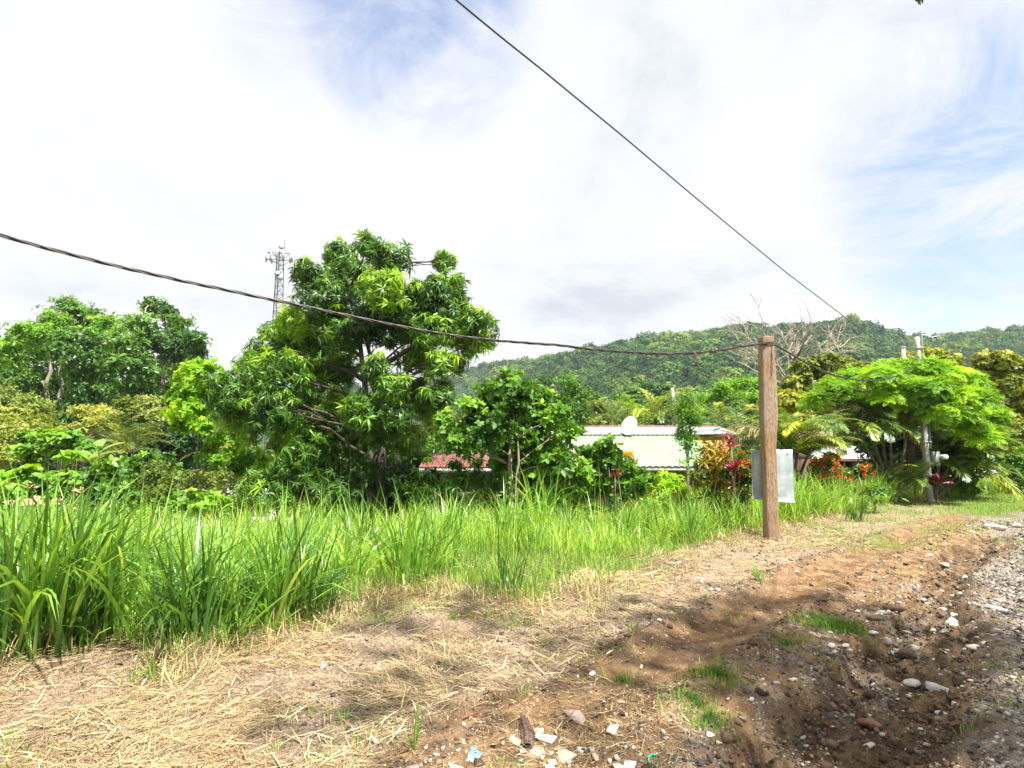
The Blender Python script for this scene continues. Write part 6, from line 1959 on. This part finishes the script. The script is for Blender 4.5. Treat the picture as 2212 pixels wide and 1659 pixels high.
shard('tile_shard', z6((1130, 1530), (1190, 1528), (1210, 1565), (1165, 1582), (1110, 1570)), M['tile_beige'], 'rounded beige tile piece between the tyre strip and the big ribbed tile')
shard('tile_shard', z6((690, 1535), (782, 1522), (790, 1555), (825, 1570), (770, 1620), (715, 1610), (708, 1560)), M['tile_blue'], 'blue-grey tile shard, leftmost large piece')
shard('tile_shard', z6((1040, 1580), (1085, 1578), (1092, 1600), (1050, 1620)), M['tile_blue'], 'small blue-grey chip below the rounded beige tile')
shard('tile_shard', z6((1048, 1542), (1080, 1538), (1086, 1555), (1060, 1565)), M['tile_white'], 'tiny white chip left of the rounded beige tile')
shard('tile_shard', z6((1608, 1400), (1668, 1396), (1640, 1448), (1585, 1430)), M['tile_white'], 'lone white tile shard off to the right of the others')
shard('tile_shard', z6((1405, 1530), (1455, 1532), (1476, 1562), (1440, 1572), (1400, 1555)), M['tile_white'], 'white tile piece right of the big ribbed tile')
shard('tile_shard', z6((1478, 1530), (1520, 1530), (1526, 1548), (1490, 1555)), M['tile_white'], 'small white chip above the narrow tan sliver')
shard('tile_shard', z6((1490, 1560), (1530, 1555), (1556, 1608), (1520, 1615)), M['tile_beige'], 'narrow tan sliver below the small white chip')
shard('tile_shard', z6((785, 1598), (835, 1640), (840, 1662), (775, 1662)), M['tile_beige'], 'tan tile piece at the bottom edge under the blue-grey shard')
shard('tile_shard', z6((610, 1622), (650, 1618), (652, 1640), (700, 1650), (705, 1668), (605, 1668)), M['tile_white'], 'bright white broken piece at the bottom edge, left of the tan one')
shard('tile_shard', z6((1215, 1608), (1275, 1605), (1280, 1632), (1240, 1640)), M['tile_beige'], 'small beige chip under the big ribbed tile')
shard('tile_shard', z6((1205, 1640), (1262, 1638), (1270, 1662), (1210, 1662)), M['tile_white'], 'white chip at the bottom edge under the small beige chip')
shard('tile_shard', z6((1615, 1615), (1660, 1620), (1710, 1655), (1650, 1665)), M['tile_beige'], 'pale brown tile piece at the bottom, right of the gathering')
shard('tile_shard', z6((1700, 1605), (1775, 1620), (1755, 1660), (1690, 1650)), M['tile_white'], 'white tile piece at the bottom, nearest the green plastic ring')
shard('tile_shard', z6((1175, 1585), (1210, 1578), (1190, 1608)), M['tile_beige'], 'little pointed tan chip beside the rounded beige tile')
shard('tile_shard', z6((1465, 1062), (1510, 1055), (1522, 1072), (1490, 1084)), M['tile_white'], 'white flake in the sunlit soil well above the tiles')
shard('tile_shard', z6((1395, 1070), (1420, 1072), (1415, 1090)), M['tile_white'], 'tiny white flake left of the one in the sunlit soil')
shard('tile_shard', z6((350, 1648), (450, 1628), (455, 1662), (350, 1665)), M['tile_pink'], 'greyish pink slab at the bottom edge, left of all the tiles')
shard('wood_chip', z6((1645, 1240), (1700, 1245), (1708, 1258), (1660, 1255)), M['tile_beige'], 'small flat wood chip on the bare track', 'wood chip', .008, 'wood chips on the soil')
shard('wood_chip', [(2700 / 4096 * 2212 + x * .349, 1080 + y * .349) for x, y in ((408, 1070), (500, 1102), (498, 1112), (412, 1088))], M['red_brick'], 'long orange-brown wood chip beside the left gully bank', 'wood chip', .01, 'wood chips on the soil')
shard('wood_chip', [(2700 / 4096 * 2212 + x * .349, 1080 + y * .349) for x, y in ((830, 808), (905, 838), (900, 850), (840, 825))], M['tile_beige'], 'pale wood chip in front of the green mat of grass', 'wood chip', .01, 'wood chips on the soil')
shard('brick_chip', [(2700 / 4096 * 2212 + x * .349, 1080 + y * .349) for x, y in ((805, 850), (850, 870), (858, 888), (820, 872))], M['red_brick'], 'small red brick chip left of the pale wood chip', 'brick chip', .015, None)

def rubbish():
    # strip of old tyre tread
    rg = np.random.default_rng(1)
    a, b = gnd(*z6((1072, 1345))[0]), gnd(*z6((1098, 1515))[0])
    root = empty('tyre_strip', (a.x, a.y, hz(a.x, a.y)), 'curved strip of worn brown tyre tread lying beside the tiles', 'tyre strip')
    n = 40
    A = Acc(); T = Acc()
    cs = []
    for i in range(n + 1):
        f = i / n
        p = a * (1 - f) + b * f
        w = 0.034 - 0.006 * abs(f - .6) * 2
        x = p.x + 0.012 * math.sin(f * 3.0); y = p.y; z = hz(x, y) + 0.022 + 0.012 * math.sin(f * math.pi)
        cs.append((x, y, z, w))
    V = []; F = []
    for (x, y, z, w) in cs:
        for k in range(9):
            th = math.pi * k / 8; V.append((x - w * math.cos(th), y, z - .022 + .034 * math.sin(th)))
    for i in range(n):
        for k in range(8): q = i * 9 + k; F += [[q, q + 1, q + 10], [q, q + 10, q + 9]]
    A.add(V, F); A.build('casing', M['tyre'], root)
    for i in range(0, n, 2):
        x, y, z, w = cs[i]
        for k in range(4):
            th = math.pi * (0.16 + .68 * k / 3); T.box((x - w * math.cos(th) * 1.04, y + (.003 if k % 2 else 0), z - .022 + .036 * math.sin(th)), (.013, .008, .008), rz=.25)
    T.build('tread', M['tyre'], root)
    # green plastic ring fragment
    g = gnd(*z6((1862, 1600))[0]); z = hz(g.x, g.y)
    A = Acc(); pts = [gnd(*z6(p)[0], z + .012) for p in ((1898, 1578), (1872, 1575), (1850, 1590), (1848, 1612), (1860, 1632))]
    A.tube(pts, [.0045, .0055, .0055, .005, .003], 8)
    o = A.build('plastic_ring', M['green_plastic'], None, True); tag(o, 'broken green plastic ring lying in the gravel at the bottom', 'plastic ring')
    # bark strips
    for (p, q, lb) in (((700, 1325), (800, 1290), 'brown curled bark strip left above the tiles'), ((820, 1300), (885, 1278), 'thin brown bark strip right of the curled one')):
        a, b = gnd(*z6(p)[0], .015), gnd(*z6(q)[0], .015)
        m = (a + b) / 2; A = Acc(); zz = hz(m.x, m.y)
        P = [a + (b - a) * t_ + Vector((0, .006 * math.sin(t_ * 5), zz + .006 * math.sin(t_ * math.pi))) for t_ in np.linspace(0, 1, 7)]
        A.tube(P, [.003, .007, .009, .009, .008, .006, .002], 6)
        o = A.build('bark_strip', M['red_brick'] if lb.startswith('brown') else M['twig'], None, True); tag(o, lb, 'bark strip')
    # fallen dry leaf
    g = gnd(65, 1640); z = hz(g.x, g.y)
    V, F = leaf(.075, .032, .2, .3); A = Acc(); A.add(V @ np.array([[.3, -.95, 0], [.95, .3, 0], [0, 0, 1]]).T + np.array([g.x, g.y - .03, z + .022]), F, .9)
    o = A.build('fallen_leaf', M['dead_leaf']); tag(o, 'pale curled dead leaf in the straw at the bottom left', 'leaf')
    for (px, py, lb) in ((250, 1445, 'orange-brown dead leaf at the foot of the tall grass'), (1790, 1445, 'dry brown leaf on the left gully bank')):
        g = gnd(px, py); z = hz(g.x, g.y); V, F = leaf(.07, .03, .3, .3); A = Acc(); A.add(V + np.array([g.x, g.y, z + .02]), F, .2)
        o = A.build('fallen_leaf', M['dead_leaf']); tag(o, lb, 'leaf')
rubbish()

# ------------------------------------------------------------------ the tree overhead that shades the foreground
def overhead_tree():
    rg = np.random.default_rng(31)
    bl = []
    for _ in range(46):
        h = rg.uniform(12.5, 17.0); gx = rg.uniform(-1.2, 5.8); gy = rg.uniform(2.2, 6.2)
        if gx < 0.2 and gy < 3.8 and rg.random() < .7: continue
        bl.append((np.array([gx + .349 * h, gy - .465 * h, h]), rg.uniform(.6, 1.1)))
    root = make_tree('overhanging_tree', 'tree overhead whose single dark leaf hangs into the top right corner', 'tree', (8.2, -6.5, 0), bl, 'medium', M['dark_leaf'], M['bark_dark'],
                     fork=.6, trunk_r=.24, seed=31, density=0.11, scale=1.0, tint0=.4, twigs=2)
    # the leaf that hangs into the frame
    A = Acc(); B = Acc()
    p = np.array(at(1988, -14, 3.3))
    P = [np.array([6.6, -1.6, 12.0]), np.array([5.6, 0.2, 9.4]), np.array([4.4, 1.6, 7.4]), np.array([3.2, 2.6, 5.6]), p + np.array([0.05, -.1, .35]), p]
    B.tube(P, [.03, .02, .015, .009, .005, .003], 5); B.build('twig', M['twig'], root, True)
    for (dx, dz, an, s) in ((0, 0, 1.45, .09), (-.02, .01, 1.1, .06), (.01, .03, 2.1, .06)):
        V, F = leaf(s, s * .42, .2, .2)
        c, sn = math.cos(an), math.sin(an)
        V = V @ np.array([[c, 0, sn], [0, 1, 0], [-sn, 0, c]]).T
        V = V @ np.array([[.3, -.95, 0], [.95, .3, 0], [0, 0, 1]]).T
        A.add(V + p + np.array([dx, 0, dz]), F, .1)
    A.build('leaf', M['dark_leaf'], root)
overhead_tree()

# ------------------------------------------------------------------ the humid air towards the hills
def haze():
    A = Acc(); A.box((0, 420, 92), (2100, 1060, 208))
    m, nt = mat_new('humid_air')
    o_ = nt.nodes.new('ShaderNodeOutputMaterial'); v = nt.nodes.new('ShaderNodeVolumePrincipled')
    v.inputs['Color'].default_value = (0.80, 0.88, 1.0, 1); v.inputs['Density'].default_value = 0.00022; v.inputs['Anisotropy'].default_value = 0.2
    nt.links.new(v.outputs[0], o_.inputs['Volume'])
    o = A.build('haze', m); tag(o, 'thin humid haze in the air before the hills', 'haze', kind='stuff')
haze()
